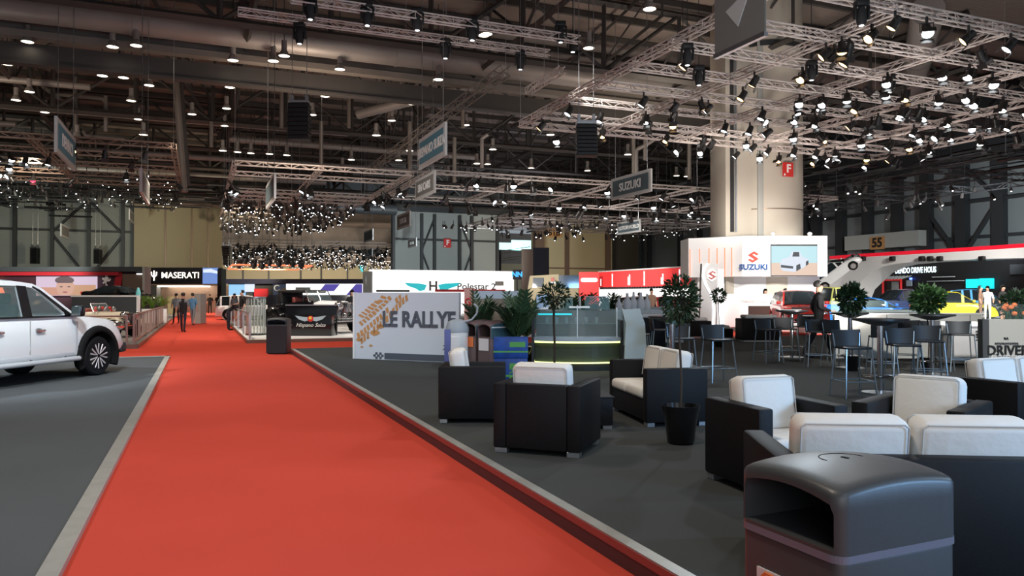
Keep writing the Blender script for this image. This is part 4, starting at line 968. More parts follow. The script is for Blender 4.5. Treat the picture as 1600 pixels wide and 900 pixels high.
def high_table(r_, D, label, R=.40, H_=1.14, m='table_top'):
    t = T('high_table', label, 'table', CW(r_, D, P), YC, 'round high tables')
    bm = BM(); lathe(bm, [(0, H_-.11), (.10, H_-.11), (R*.75, H_-.05), (R, H_-.03), (R, H_), (0, H_)], n=32); newobj('table_top', bm, m, t, True)
    bm = BM(); tube(bm, (0, 0, .03), (0, 0, H_-.1), .045, 14); newobj('column', bm, 'chrome', t, True)
    bm = BM(); lathe(bm, [(.27, 0), (.27, .012), (.06, .035), (.0, .035)], n=32); newobj('base', bm, 'steel', t, True)
    bm = BM()
    n = 20
    for i in range(n): tube(bm, (.24*cos(2*pi*i/n), .24*sin(2*pi*i/n), .25), (.24*cos(2*pi*(i+1)/n), .24*sin(2*pi*(i+1)/n), .25), .01, 5)
    for i in range(3): tube(bm, (0, 0, .25), (.24*cos(2.1*i), .24*sin(2.1*i), .25), .008, 5)
    newobj('foot_ring', bm, 'chrome', t, True); return t
high_table((1375-800)/F*11.6, 11.6, 'round high table nearest the sofas, chrome column in the middle of the stools', .41)
high_table((1456-800)/F*14.3, 14.3, 'round high table in front of the yellow car', .40)
high_table((1328-800)/F*15.6, 15.6, 'round high table beside the bushy tree left of the yellow car', .36)
high_table((1237-800)/F*18.3, 18.3, 'round high table farthest away, before the red car', .38)
high_table((1050-800)/F*12.9, 12.9, 'round high table behind the slender potted tree', .40)
for (a_, b_, an, l_) in [(1333, 620, 0.1, 'with its back turned, left of the chrome column nearest the sofas'), (1413, 612, -.15, 'with its back turned, right of the nearest chrome column'), (1452, 600, -.3, 'half hidden right behind the nearest pair'), (1378, 586, 2.9, 'on the far side of the nearest high table'),
        (1502, 580, -.3, 'rightmost, in front of the striped cabinet'), (1462, 578, .1, 'below the yellow car, left of the rightmost'), (1420, 572, 2.6, 'facing the lounge behind the nearest table'), (1308, 574, .3, 'left of the bushy tree table'), (1278, 572, -.2, 'just right of the walking man legs'),
        (1345, 562, -.5, 'beneath the bushy tree'), (1200, 566, .35, 'leftmost at the farthest table'), (1228, 563, .0, 'in front of the farthest table'), (1256, 556, -.7, 'behind the farthest table'),
        (1064, 592, .05, 'directly behind the cream sofa'), (1122, 596, .25, 'standing alone right of the slender tree'), (1000, 580, 1.3, 'side-on beside the pale wing board'), (1032, 566, 1.5, 'behind the one beside the wing board')]:
    stool(a_, b_, an, 'black bar stool '+l_)
t = T('tissue_box', 'white papers lying on the farthest high table', 'papers', CW((1232-800)/F*18.3, 18.25, P+1.14), YC); 
box('sheets', -.3, .25, -.12, .12, 0, .02, 'cloth_white', t)
# dark lounge blocks further back
for (x0, x1, yt, yb_, l_) in [(1000, 1040, 497, 545, 'black cube seat behind the glass counter wing board'), (1066, 1112, 496, 522, 'black cube seat with white cushion before the totem'), (1160, 1222, 498, 534, 'black cube seat left of the farthest high table'), (1108, 1146, 514, 529, 'low black seat at the foot of the totem')]:
    pb = G((x0+x1)/2, yb_, P); aD = (pb-Vector((0, 0, 0))); D = (CH-P)*F/(yb_-462); wd = (x1-x0)/F*D; h_ = (yb_-yt)/F*D
    pb.z = 0.0 if yb_ == 522 else P
    t = T('lounge_seat', l_, 'seat', pb, YC); bm = BM(); bz(bm, -wd/2, wd/2, 0, .8, .04, h_, .03); newobj('frame', bm, 'wicker', t, True); bm = BM(); bz(bm, -wd*.4, wd*.4, .1, .7, h_, h_+.12, .05, 3); newobj('cushion', bm, 'cushion', t, True)
    bm = BM(); bz(bm, -wd*.45, wd*.45, .05, .7, 0, .05); newobj('foot', bm, 'steel', t)
# ================================================================== VEHICLES (front = local +x, axle along y)
def wheel(parent, loc, r, w_, out, rim='chrome', spokes=10, name='wheel', wire=False):
    h = bpy.data.objects.new(name, None); COL.objects.link(h); h.parent = parent; h.location = loc
    bm = BM(); k = r*.70
    lathe(bm, [(k, -w_/2), (r*.93, -w_/2), (r, -w_*.38), (r, w_*.38), (r*.93, w_/2), (k, w_/2), (k*.97, 0)], n=32, axis='Y'); newobj('tire', bm, 'tire', h, True)
    bm = BM(); y = out*w_/2
    lathe(bm, [(k*1.02, y), (k*.94, y*.96), (k*.88, y*.2)], n=32, axis='Y'); newobj('rim', bm, 'black_soft' if not wire else rim, h, True); bm = BM()
    for i in range(spokes):
        a = 2*pi*i/spokes; da = .10
        if wire:
            tube(bm, (0, y*.8, 0), (k*.93*cos(a), y*.7, k*.93*sin(a)), .008, 4)
        else:
            for sg in (-1, 1):
                a1 = a+sg*.20; tube(bm, (k*.15*cos(a), y*.86, k*.15*sin(a)), (k*.92*cos(a1), y*.93, k*.92*sin(a1)), k*.085, 5, k*.075)
    lathe(bm, [(0, y*.95), (k*.2, y*.9), (k*.22, y*.5)], n=12, axis='Y'); newobj('spokes', bm, 'rim_silver' if not wire else rim, h, True)
    bm = BM(); lathe(bm, [(0, y*.2), (k*.88, y*.22)], n=20, axis='Y'); newobj('brake_disc', bm, 'black_soft', h); return h
def interp(tab, x):
    if x <= tab[0][0]: return tab[0][1]
    for (a, b), (c, d) in zip(tab[:-1], tab[1:]):
        if x <= c: return b+(d-b)*(x-a)/(c-a)
    return tab[-1][1]
def car_body(L0, L1, W, top, arches, sill, end_round=.14, dx=.05, shoulder=.07, width=None):
    bm = BM(); n = int((L1-L0)/dx); rows = []; hw = W/2
    for i in range(n+1):
        x = L0+(L1-L0)*i/n; zt3 = interp(top, x); zb = sill
        if x > L1-.25: zb = sill+.05*((x-L1+.25)/.25)
        for (ax_, r_, cz) in arches:
            if abs(x-ax_) < r_: zb = max(zb, cz+sqrt(r_*r_-(x-ax_)**2))
        e = min(x-L0, L1-x); er = .55
        f = 1-end_round*(1-min(1, e/er))**2
        w2 = hw*f*(interp(width, x) if width else 1)
        zt3 -= .10*(1-min(1, e/.12))**2
        hs = [zb, max(zb+.005, sill+.28*(zt3-sill)), max(zb+.01, sill+.62*(zt3-sill)), max(zb+.015, zt3-shoulder)]
        ws = [.965, 1.0, .99, .955]
        pts = [(w2*a, z) for a, z in zip(ws, hs)]+[(w2*.88, max(zb+.02, zt3-.012)), (w2*.6, zt3+.015), (0, zt3+.03)]
        row = [bm.verts.new((x, -y, z)) for y, z in pts]+[bm.verts.new((x, y, z)) for y, z in reversed(pts[:-1])]
        rows.append(row)
    for a, b in zip(rows[:-1], rows[1:]):
        for j in range(len(a)-1): bm.faces.new((a[j], b[j], b[j+1], a[j+1]))
    bm.faces.new(rows[0]); bm.faces.new(rows[-1][::-1])
    bmesh.ops.recalc_face_normals(bm, faces=bm.faces); return bm
def greenhouse(cab, zbelt, W, pillars, wb=.90, wr=.68, roofz=None, dx=.06):
    x0, x1 = cab[0][0], cab[-1][0]; bm = BM(); n = int((x1-x0)/dx); zr = max(z for _, z in cab); rows = []; hw = W/2
    for i in range(n+1):
        x = x0+(x1-x0)*i/n; z = interp(cab, x); f = (z-zbelt)/(zr-zbelt) if zr > zbelt else 0
        wt = hw*(wb+(wr-wb)*f)
        pts = [(hw*wb, zbelt-.02), (wt+.02, z-.035 if f > .2 else z-.01), (wt-.04, z), (0, z+.02)]
        rows.append([bm.verts.new((x, -y, zz)) for y, zz in pts]+[bm.verts.new((x, y, zz)) for y, zz in reversed(pts[:-1])])
    for i, (a, b) in enumerate(zip(rows[:-1], rows[1:])):
        x = x0+(x1-x0)*(i+.5)/n; z = interp(cab, x)
        for j in range(len(a)-1):
            f_ = bm.faces.new((a[j], b[j], b[j+1], a[j+1]))
            side = j in (0, len(a)-2)
            paint = (not side and z > zr-.05) or (side and any(abs(x-q) < .045 for q in pillars)) or j in (1, len(a)-3)
            f_.material_index = 1 if paint else 0
    bmesh.ops.recalc_face_normals(bm, faces=bm.faces); return bm
SPEC = {
 'hatch': dict(L0=-1.92, L1=1.92, W=1.73, top=[(-1.92, .62), (-1.8, .92), (-1.2, .95), (.75, .93), (1.5, .80), (1.85, .62), (1.92, .5)], cab=[(-1.85, .92), (-1.55, 1.42), (-.6, 1.50), (.15, 1.46), (.95, .92)], zb=.92, ax=(1.2, -1.2), r=.31, sill=.2, pil=[-.55, .35, -1.45]),
 'jimny': dict(L0=-1.75, L1=1.72, W=1.60, top=[(-1.75, .95), (.6, 1.02), (1.6, .99), (1.7, .9), (1.72, .6)], cab=[(-1.74, 1.0), (-1.70, 1.70), (-.6, 1.74), (.35, 1.70), (.62, 1.02)], zb=1.0, ax=(1.1, -1.15), r=.36, sill=.38, pil=[-1.65, -.75, .2]),
 'suv': dict(L0=-2.15, L1=2.15, W=1.80, top=[(-2.15, .7), (-2.1, 1.0), (.8, 1.02), (1.9, .93), (2.1, .75), (2.15, .5)], cab=[(-2.1, 1.0), (-1.85, 1.6), (-.8, 1.68), (.2, 1.62), (1.0, 1.0)], zb=1.0, ax=(1.32, -1.3), r=.36, sill=.28, pil=[-1.8, -.7, .3, -1.2]),
 'sports': dict(L0=-2.15, L1=2.15, W=1.88, top=[(-2.15, .6), (-2.0, .86), (-.9, .80), (.6, .76), (1.6, .66), (2.1, .45), (2.15, .35)], cab=[(-1.5, .84), (-.7, 1.16), (-.1, 1.20), (.35, 1.12), (1.05, .74)], zb=.78, ax=(1.28, -1.25), r=.33, sill=.14, pil=[-.75, .5]),
}
def car(kind, label, loc, rz, paint, name='car', roof=None, pitch=0, group=None):
    s = SPEC[kind]; t = T(name, label, 'car', loc, rz, group)
    if pitch: t.rotation_euler = (0, -pitch, rz)
    W = s['W']; r = s['r']
    newobj('body', car_body(s['L0'], s['L1'], W, s['top'], [(a, r*1.16, r) for a in s['ax']], s['sill'], dx=.06), paint, t, True, 40)
    newobj('cabin', greenhouse(s['cab'], s['zb'], W, s['pil']), ['dark_glass', roof or paint], t, True, 40)
    bm = BM(); bz(bm, s['L0']+.3, s['L1']-.3, -W/2+.28, W/2-.28, s['sill'], s['zb']-.1); newobj('underbody', bm, 'black', t)
    for a in s['ax']:
        for sy in (-1, 1): wheel(t, (a, sy*(W/2-.12), r), r, .2, sy)
    L1 = s['L1']; zl = interp(s['top'], L1-.2)
    for sy in (-1, 1):
        bm = BM(); ball(bm, (L1-.16, sy*(W/2-.30), zl-.10), (.14, .19, .08), 10); newobj('headlight', bm, 'chrome', t, True)
        bm = BM(); bz(bm, s['L0']-.01, s['L0']+.15, sy*(W/2-.28)-.12, sy*(W/2-.28)+.12, .66, .84, .03); newobj('tail_light', bm, 'red_sign', t, True)
        bm = BM(); bx(bm, (s['cab'][-1][0]-.15, sy*(W/2+.06), s['zb']+.08), (.12, .18, .13), .03); newobj('mirror', bm, paint, t, True)
    bm = BM(); bz(bm, L1-.09, L1+.02, -.42, .42, zl-.30, zl-.12, .02); bz(bm, L1-.1, L1+.01, -.55, .55, s['sill']+.08, s['sill']+.2, .02); newobj('grille', bm, 'black', t, True)
    bm = BM(); bz(bm, L1+.015, L1+.03, -.25, .25, s['sill']+.22, s['sill']+.33); newobj('number_plate', bm, 'label_white', t)
    return t
mat('rim_silver', (.62, .58, .58), .4, .2)
# ---------------- white pickup
tp = CW(-9.22, 15.28, .035); tr = T('pickup_truck', 'white double-cab pickup truck with black wheel flares, cut off by the left edge', 'pickup truck', tp, YC+radians(82))
W = 1.86; hw = W/2
top = [(-4.2, 1.12), (-1.6, 1.12), (-.62, 1.13), (-.1, 1.10), (.4, 1.04), (.72, .96), (.86, .84), (.93, .70)]
newobj('body', car_body(-4.25, .93, W, top, [(0, .50, .40), (-3.1, .50, .40)], .46, .10, .04, shoulder=.09), 'white_gloss', tr, True, 40)
bm = BM(); bz(bm, -4.1, -.55, -.62, .62, .42, .7); bz(bm, -.55, .6, -.5, .5, .5, .95); newobj('underbody', bm, 'black', tr)
# cabin side panels with window holes
out = [(-.50, 1.10), (-1.28, 1.66), (-1.50, 1.745), (-1.9, 1.78), (-2.55, 1.78), (-2.72, 1.72), (-2.95, 1.10)]
w1 = [(-.83, 1.15), (-1.36, 1.58), (-1.52, 1.66), (-1.68, 1.68), (-1.68, 1.13)]
w2 = [(-1.86, 1.13), (-1.86, 1.695), (-2.48, 1.70), (-2.60, 1.66), (-2.72, 1.14)]
for s in (-1, 1):
    # lean inward: tumblehome
    th = atan2(.17, .68)*s
    mt = Matrix.Translation((0, s*.86, 1.10)) @ Matrix.Rotation(th, 4, 'X') @ Matrix.Translation((0, -.02, -1.10))
    bm = BM(); prism(bm, out, .045, mt, [w1, w2]); newobj('cab_side', bm, 'white_gloss', tr)
    bm = BM()
    mt2 = Matrix.Translation((0, s*.86, 1.10)) @ Matrix.Rotation(th, 4, 'X') @ Matrix.Translation((0, -.001, -1.10))
    prism(bm, w1, .004, mt2); g_ = newobj('window', bm, 'car_glass', tr); bm = BM(); prism(bm, w2, .004, mt2); newobj('window', bm, 'car_glass', tr)
    yo = .026 if s > 0 else -.026-.004
    mt3 = Matrix.Translation((0, s*.86, 1.10)) @ Matrix.Rotation(th, 4, 'X') @ Matrix.Translation((0, yo, -1.10))
    bm = BM(); prism(bm, [(-1.66, 1.12), (-1.66, 1.69), (-1.88, 1.70), (-1.88, 1.12)], .004, mt3); prism(bm, [(-.55, 1.10), (-2.75, 1.10), (-2.75, 1.135), (-.80, 1.135)], .004, mt3)
    prism(bm, [(-.62, 1.12), (-.86, 1.12), (-.86, 1.26)], .004, mt3); prism(bm, [(-.60, 1.10), (-1.33, 1.62), (-1.50, 1.70), (-1.52, 1.67), (-1.37, 1.585), (-.80, 1.14)], .004, mt3)
    newobj('window_trim', bm, 'black_gloss', tr)
bm = BM(); rows = []
for x, z, y in [(-1.26, 1.66, .73), (-1.48, 1.745, .70), (-1.9, 1.785, .69), (-2.5, 1.79, .69), (-2.74, 1.73, .70)]:
    rows.append([bm.verts.new((x, y*u_, z+.05*(1-u_*u_)-.015)) for u_ in (-1, -.9, -.6, -.2, .2, .6, .9, 1)])
for a, b in zip(rows[:-1], rows[1:]):
    for j in range(7): bm.faces.new((a[j], a[j+1], b[j+1], b[j]))
r_ = bmesh.ops.extrude_face_region(bm, geom=bm.faces[:])
for v in [g for g in r_['geom'] if isinstance(g, bmesh.types.BMVert)]: v.co.z -= .03
bmesh.ops.recalc_face_normals(bm, faces=bm.faces); newobj('roof', bm, 'white_gloss', tr, True)
def quad_shell(pts4, m, name, parent, t_=.006):
    bm = BM(); v = [bm.verts.new(p_) for p_ in pts4]; bm.faces.new(v); return newobj(name, bm, m, parent)
quad_shell([(-.55, -.80, 1.12), (-.55, .80, 1.12), (-1.28, .68, 1.66), (-1.28, -.68, 1.66)], 'car_glass', 'windshield', tr)
quad_shell([(-2.92, -.80, 1.12), (-2.92, .80, 1.12), (-2.74, .66, 1.70), (-2.74, -.66, 1.70)], 'car_glass', 'rear_window', tr)
# interior
bm = BM(); bz(bm, -2.85, -.6, -.78, .78, .9, 1.0); bz(bm, -.95, -.62, -.78, .78, 1.0, 1.17, .03); newobj('interior', bm, 'steel_dark', tr)
for (x, y) in [(-1.72, -.38), (-1.72, .38), (-2.55, -.4), (-2.55, .4)]:
    bm = BM(); bx(bm, (x, y, 1.12), (.16, .46, .46), .05, 3); bx(bm, (x-.03, y, 1.46), (.11, .26, .19), .045, 3); tube(bm, (x-.02, y-.06, 1.3), (x-.03, y-.06, 1.42), .008, 5); tube(bm, (x-.02, y+.06, 1.3), (x-.03, y+.06, 1.42), .008, 5); newobj('seat', bm, 'black_soft', tr, True)
bm = BM(); mt = Matrix.Translation((-1.08, .38, 1.20)) @ Matrix.Rotation(radians(65), 4, 'Y')
for i in range(20):
    a_ = mt @ Vector((.18*cos(2*pi*i/20), .18*sin(2*pi*i/20), 0)); b2 = mt @ Vector((.18*cos(2*pi*(i+1)/20), .18*sin(2*pi*(i+1)/20), 0)); tube(bm, a_, b2, .014, 6)
tube(bm, mt @ Vector((-.17, 0, 0)), mt @ Vector((.17, 0, 0)), .012, 5); newobj('steering_wheel', bm, 'black', tr, True)
# arches flares
def flare(parent, ax_, s, r0=.50, r1=.60, cz=.40):
    bm = BM(); n = 22; rows = []
    for i in range(n+1):
        a = -.42+(pi+.84)*i/n; c_, s__ = cos(a), sin(a)
        prof = [(r0-.02, -.16), (r0-.02, .055), (r0+.02, .075), (r1-.02, .05), (r1, .0), (r1-.01, -.02)]
        rows.append([bm.verts.new((ax_+rr*c_, s*(hw+q), cz+rr*s__)) for rr, q in prof])
    for a, b in zip(rows[:-1], rows[1:]):
        for j in range(5): bm.faces.new((a[j], b[j], b[j+1], a[j+1]))
    bm.faces.new(rows[0]); bm.faces.new(rows[-1][::-1]); bmesh.ops.recalc_face_normals(bm, faces=bm.faces)
    return newobj('wheel_flare', bm, 'rubber', parent, True, 50)
for ax_ in (0, -3.1):
    for s in (-1, 1):
        flare(tr, ax_, s); wheel(tr, (ax_, s*(hw-.11), .39), .39, .26, s, 'chrome', 7)
        bm = BM(); n = 16; pts = [(ax_+.49*cos(pi*i/n), .40+.49*sin(pi*i/n)) for i in range(n+1)]
        prism(bm, pts, .02, Matrix.Translation((0, s*.60, 0))); newobj('wheel_housing', bm, 'black', tr)
for s in (-1, 1):
    y = s*(hw+.002)
    for x in (-1.12-.1, -2.15):
        bm = BM(); bx(bm, (x-.42+.1, s*(hw+.025), .965), (.21, .035, .035), .012); newobj('door_handle', bm, 'chrome', tr, True)
        bm = BM(); ball(bm, (x-.32, s*(hw-.02), .96), (.09, .03, .05), 10); newobj('handle_cup', bm, 'steel', tr, True)
    for x in (-1.76, -2.78): bm = BM(); bz(bm, x-.004, x+.004, y-.012*s, y+.001*s, .54, 1.06); newobj('door_gap', bm, 'grey_wall', tr)
    bm = BM(); bx(bm, (-.60, s*(hw-.003), .74), (.07, .012, .56), .004, 1); newobj('fender_shade', bm, 'sign_frame', tr, True)  # grey strip painted in for the shading between fender and door
    # mirror
    bm = BM(); bx(bm, (-.74, s*(hw+.14), 1.22), (.13, .22, .22), .04, 3); tube(bm, (-.74, s*(hw-.07), 1.14), (-.74, s*(hw+.1), 1.16), .03, 8); newobj('mirror', bm, 'black_gloss', tr, True)
    bm = BM(); bx(bm, (-.813, s*(hw+.14), 1.22), (.006, .18, .17), .002, 1); newobj('mirror_glass', bm, 'chrome', tr)
    # side step and sill
    bm = BM(); tube(bm, (-2.85, s*(hw+.10), .40), (-.66, s*(hw+.10), .40), .045, 12); newobj('side_step', bm, 'step_alu', tr, True)
    bm = BM(); tube(bm, (-.66, s*(hw+.10), .40), (-.58, s*(hw+.06), .40), .06, 10); tube(bm, (-2.85, s*(hw+.10), .40), (-2.93, s*(hw+.06), .40), .06, 10)
    for x in (-.9, -1.75, -2.6): tube(bm, (x, s*(hw+.10), .40), (x, s*(hw-.2), .48), .025, 6)
    newobj('step_bracket', bm, 'rubber', tr, True)
    bm = BM(); bz(bm, -2.6, -.5, s*(hw-.06), s*(hw-.005), .42, .52, .015); newobj('sill', bm, 'step_alu', tr, True)
    bm = BM(); ball(bm, (.78, s*(hw-.20), .90), (.20, .18, .085), 12); newobj('headlight', bm, 'chrome', tr, True)
bm = BM(); bz(bm, .90, .96, -.55, .55, .66, .88, .02); newobj('grille', bm, 'black', tr, True)
bm = BM(); bz(bm, .80, 1.02, -.86, .86, .40, .62, .06, 3); newobj('front_bumper', bm, 'steel_dark', tr, True)

for ch in tr.children:
    if ch.type == 'MESH' and ch.name.split('.')[0] not in ('wheel_flare', 'wheel_housing', 'door_handle', 'handle_cup', 'front_bumper'):
        for v in ch.data.vertices:
            if v.co.z > .72: v.co.z += .085*min(1, (v.co.z-.72)/.25)
# ---------------- vintage cars
def vintage(label, loc, rz, paint, fender, hood, sc=1.0, race=False):
    t = T('vintage_car', label, 'car', loc, rz); t.scale = (sc,)*3
    bm = BM(); rows = []
    for x, w_, z0, z1 in [(1.45, .28, .45, 1.0), (1.40, .32, .42, 1.06), (.9, .38, .42, 1.06), (.35, .46, .40, 1.08)]:
        rows.append([bm.verts.new((x, y*w_, z)) for y, z in [(-1, z0), (-1.05, z1-.22), (-.85, z1-.06), (-.4, z1), (0, z1+.02), (.4, z1), (.85, z1-.06), (1.05, z1-.22), (1, z0)]])
    for a, b in zip(rows[:-1], rows[1:]):
        for j in range(8): bm.faces.new((a[j], b[j], b[j+1], a[j+1]))
    bm.faces.new(rows[0]); bm.faces.new(rows[-1][::-1]); bmesh.ops.recalc_face_normals(bm, faces=bm.faces); newobj('hood', bm, hood, t, True, 50)
    bm = BM(); rows = []
    tail = [(.38, .47, .40, 1.08), (.1, .62, .38, 1.08), (-.8, .68, .38, 1.0), (-1.5, .6, .40, .92), (-2.0, .3, .5, .72)]
    for x, w_, z0, z1 in tail:
        rows.append([bm.verts.new((x, y*w_, z)) for y, z in [(-.95, z0), (-1, z1-.15), (-.88, z1), (-.3, z1-.0), (.3, z1-.0), (.88, z1), (1, z1-.15), (.95, z0)]])
    for a, b in zip(rows[:-1], rows[1:]):
        for j in range(7): bm.faces.new((a[j], b[j], b[j+1], a[j+1]))
    bm.faces.new(rows[0]); bm.faces.new(rows[-1][::-1]); bmesh.ops.recalc_face_normals(bm, faces=bm.faces); newobj('body', bm, paint, t, True, 50)
    bm = BM(); bz(bm, -2.0, 1.5, -.4, .4, .34, .42); newobj('chassis', bm, 'black', t)
    r = .38
    for x in (1.25, -1.25):
        for s in (-1, 1):
            wheel(t, (x, s*.70, r), r, .15, s, 'chrome', 16, wire=True)
            bm = BM(); n = 14; rw = []
            for i in range(n+1):
                a = .1+(pi*.95)*i/n; rr = r+.08
                rw.append([bm.verts.new((x+rr*cos(a)*(1.1 if a > 1.6 else 1.0), s*.70+q, r+.02+rr*sin(a)+dz)) for q, dz in ((-.13, -.03), (-.06, .02), (.06, .02), (.13, -.03))])
            for a, b in zip(rw[:-1], rw[1:]):
                for j in range(3): bm.faces.new((a[j], b[j], b[j+1], a[j+1]))
            newobj('fender', bm, fender, t, True, 60)
    bm = BM(); bz(bm, 1.44, 1.52, -.26, .26, .46, 1.04, .03, 3); newobj('radiator', bm, 'chrome', t, True)
    bm = BM()
    for k in range(9): bz(bm, 1.515, 1.53, -.22+k*.055-.005, -.22+k*.055+.005, .5, 1.0)
    newobj('radiator_bars', bm, 'black', t)
    for s in (-1, 1):
        bm = BM(); ball(bm, (1.55, s*.42, .92), (.15, .17, .17), 14); newobj('headlight', bm, 'chrome', t, True)
        bm = BM(); ball(bm, (1.62, s*.22, .62), (.07, .09, .09), 10); newobj('fog_lamp', bm, 'chrome', t, True)
    if not race: bm = BM(); bz(bm, 1.78, 1.84, -.85, .85, .40, .46, .02); bz(bm, 1.78, 1.84, -.8, .8, .5, .54, .02); bz(bm, 1.5, 1.8, -.3, -.26, .42, .46); bz(bm, 1.5, 1.8, .26, .3, .42, .46); newobj('bumper', bm, 'chrome', t, True)
    bm = BM(); 
    for s in (-1, 1): tube(bm, (.30, s*.55, 1.05), (.10, s*.50, 1.42), .018, 6)
    tube(bm, (.10, -.5, 1.42), (.10, .5, 1.42), .018, 6); tube(bm, (.30, -.55, 1.06), (.30, .55, 1.06), .018, 6); tube(bm, (.3, 0, 1.06), (.1, 0, 1.42), .014, 6); newobj('windshield_frame', bm, 'chrome', t, True)
    quad_shell([(.30, -.55, 1.06), (.30, .55, 1.06), (.10, .5, 1.42), (.10, -.5, 1.42)], 'clear_glass', 'windshield', t)
    if not race:
        bm = BM(); bz(bm, -1.3, .06, -.5, .5, 1.35, 1.46, .05, 3); bz(bm, -1.3, -1.1, -.5, .5, 1.0, 1.4, .04); newobj('soft_top', bm, 'black_soft', t, True)
    for y in (-.28, .28): bm = BM(); bx(bm, (-.55, y, 1.05), (.14, .42, .32), .05, 3); newobj('seat', bm, 'trim_red', t, True)
    return t
pv = G(500, 524, .12); vt = vintage('black and teal vintage car with big chrome headlights behind the black counter', CW((492-800)/F*31.2, 31.2, .12), YC-.55, 'paint_black', 'paint_black', 'stand_white', 1.2)
bm = BM(); bz(bm, .38, 1.42, -.43, .43, .80, .86, .01); newobj('side_flash', bm, 'teal_logo', vt)
vr = vintage('cream vintage racing car with red engine parts on the fenced stage', CW((150-800)/F*27.6, 27.6, .12), YC-.12, 'paint_cream', 'paint_cream', 'paint_cream', .86, True)
for k in range(7):
    bm = BM(); bx(bm, (-.1+k*.16, random.uniform(-.2, .1), 1.12+random.uniform(0, .12)), (.11, .16, .12), .03); ball(bm, (-.1+k*.16, -.1, 1.24), .06, 8); newobj('engine_part', bm, 'red_sign' if k % 2 else 'steel', vr, True)
# ---------------- show cars on the bright stand
SZ = .35
def cp(px_, D, z=SZ): a_, _ = ray(px_, 450); return CW(a_*D, D, z)
car('hatch', 'bright red hatchback facing the lounge, left of the walking man', cp(1247, 31), YC-pi/2-.15, 'paint_red')
car('jimny', 'lime yellow boxy off-roader behind the walking man', cp(1311, 40.5), YC-pi/2+.35, 'paint_jimny')
car('sports', 'blue low sports car behind the bushy tree', cp(1360, 35.3), YC-.25, 'paint_blue')
car('suv', 'dark navy sport utility car in the rear row', cp(1402, 46.5), YC+pi+.35, 'paint_navy')
car('hatch', 'bright yellow hatchback in the centre of the right stand', cp(1488, 39.5), YC-.35, 'paint_yellow')
car('suv', 'light blue sport utility car behind the yellow hatchback', cp(1530, 47), YC-.2, 'paint_cyan')
car('sports', 'dark grey car at the right picture edge behind the man with red gloves', cp(1580, 42), YC-.3, 'steel_dark')
car('hatch', 'white compact car inside the stand under the red fascia', cp(1012, 44, .1), YC+.2, 'white_gloss')
car('hatch', 'white and red car beside the totem under the red fascia', cp(1062, 42, .1), YC+.1, 'white_gloss', roof='paint_red')
cb = car('sports', 'black sports car raised behind the dark partition on the left', cp(186, 48, 1.05), YC-.2, 'paint_black')
box('podium', -2.4, 2.4, -1.2, 1.2, -.92, 0, 'black_soft', cb)
wm = AX(1315, 434, 43.4); cw_ = car('hatch', 'white car mounted steeply on the white arch leg', wm, 0, 'white_gloss')
R_ = Vector((.6, -.8, 0)); F_ = Vector((.8, .6, 0)); U_ = Vector((0, 0, 1)); th = radians(38); ax_ = R_*cos(th)+U_*sin(th); az_ = (U_*cos(th)-R_*sin(th)); az_ = (az_-F_*.25).normalized(); ay_ = az_.cross(ax_).normalized(); az_ = ax_.cross(ay_)
cw_.rotation_euler = Matrix((ax_, ay_, az_)).transposed().to_euler()
car('suv', 'white sport utility car far behind the glass cylinder showcase', cp(390, 52, -.02), YC+.3, 'white_gloss')

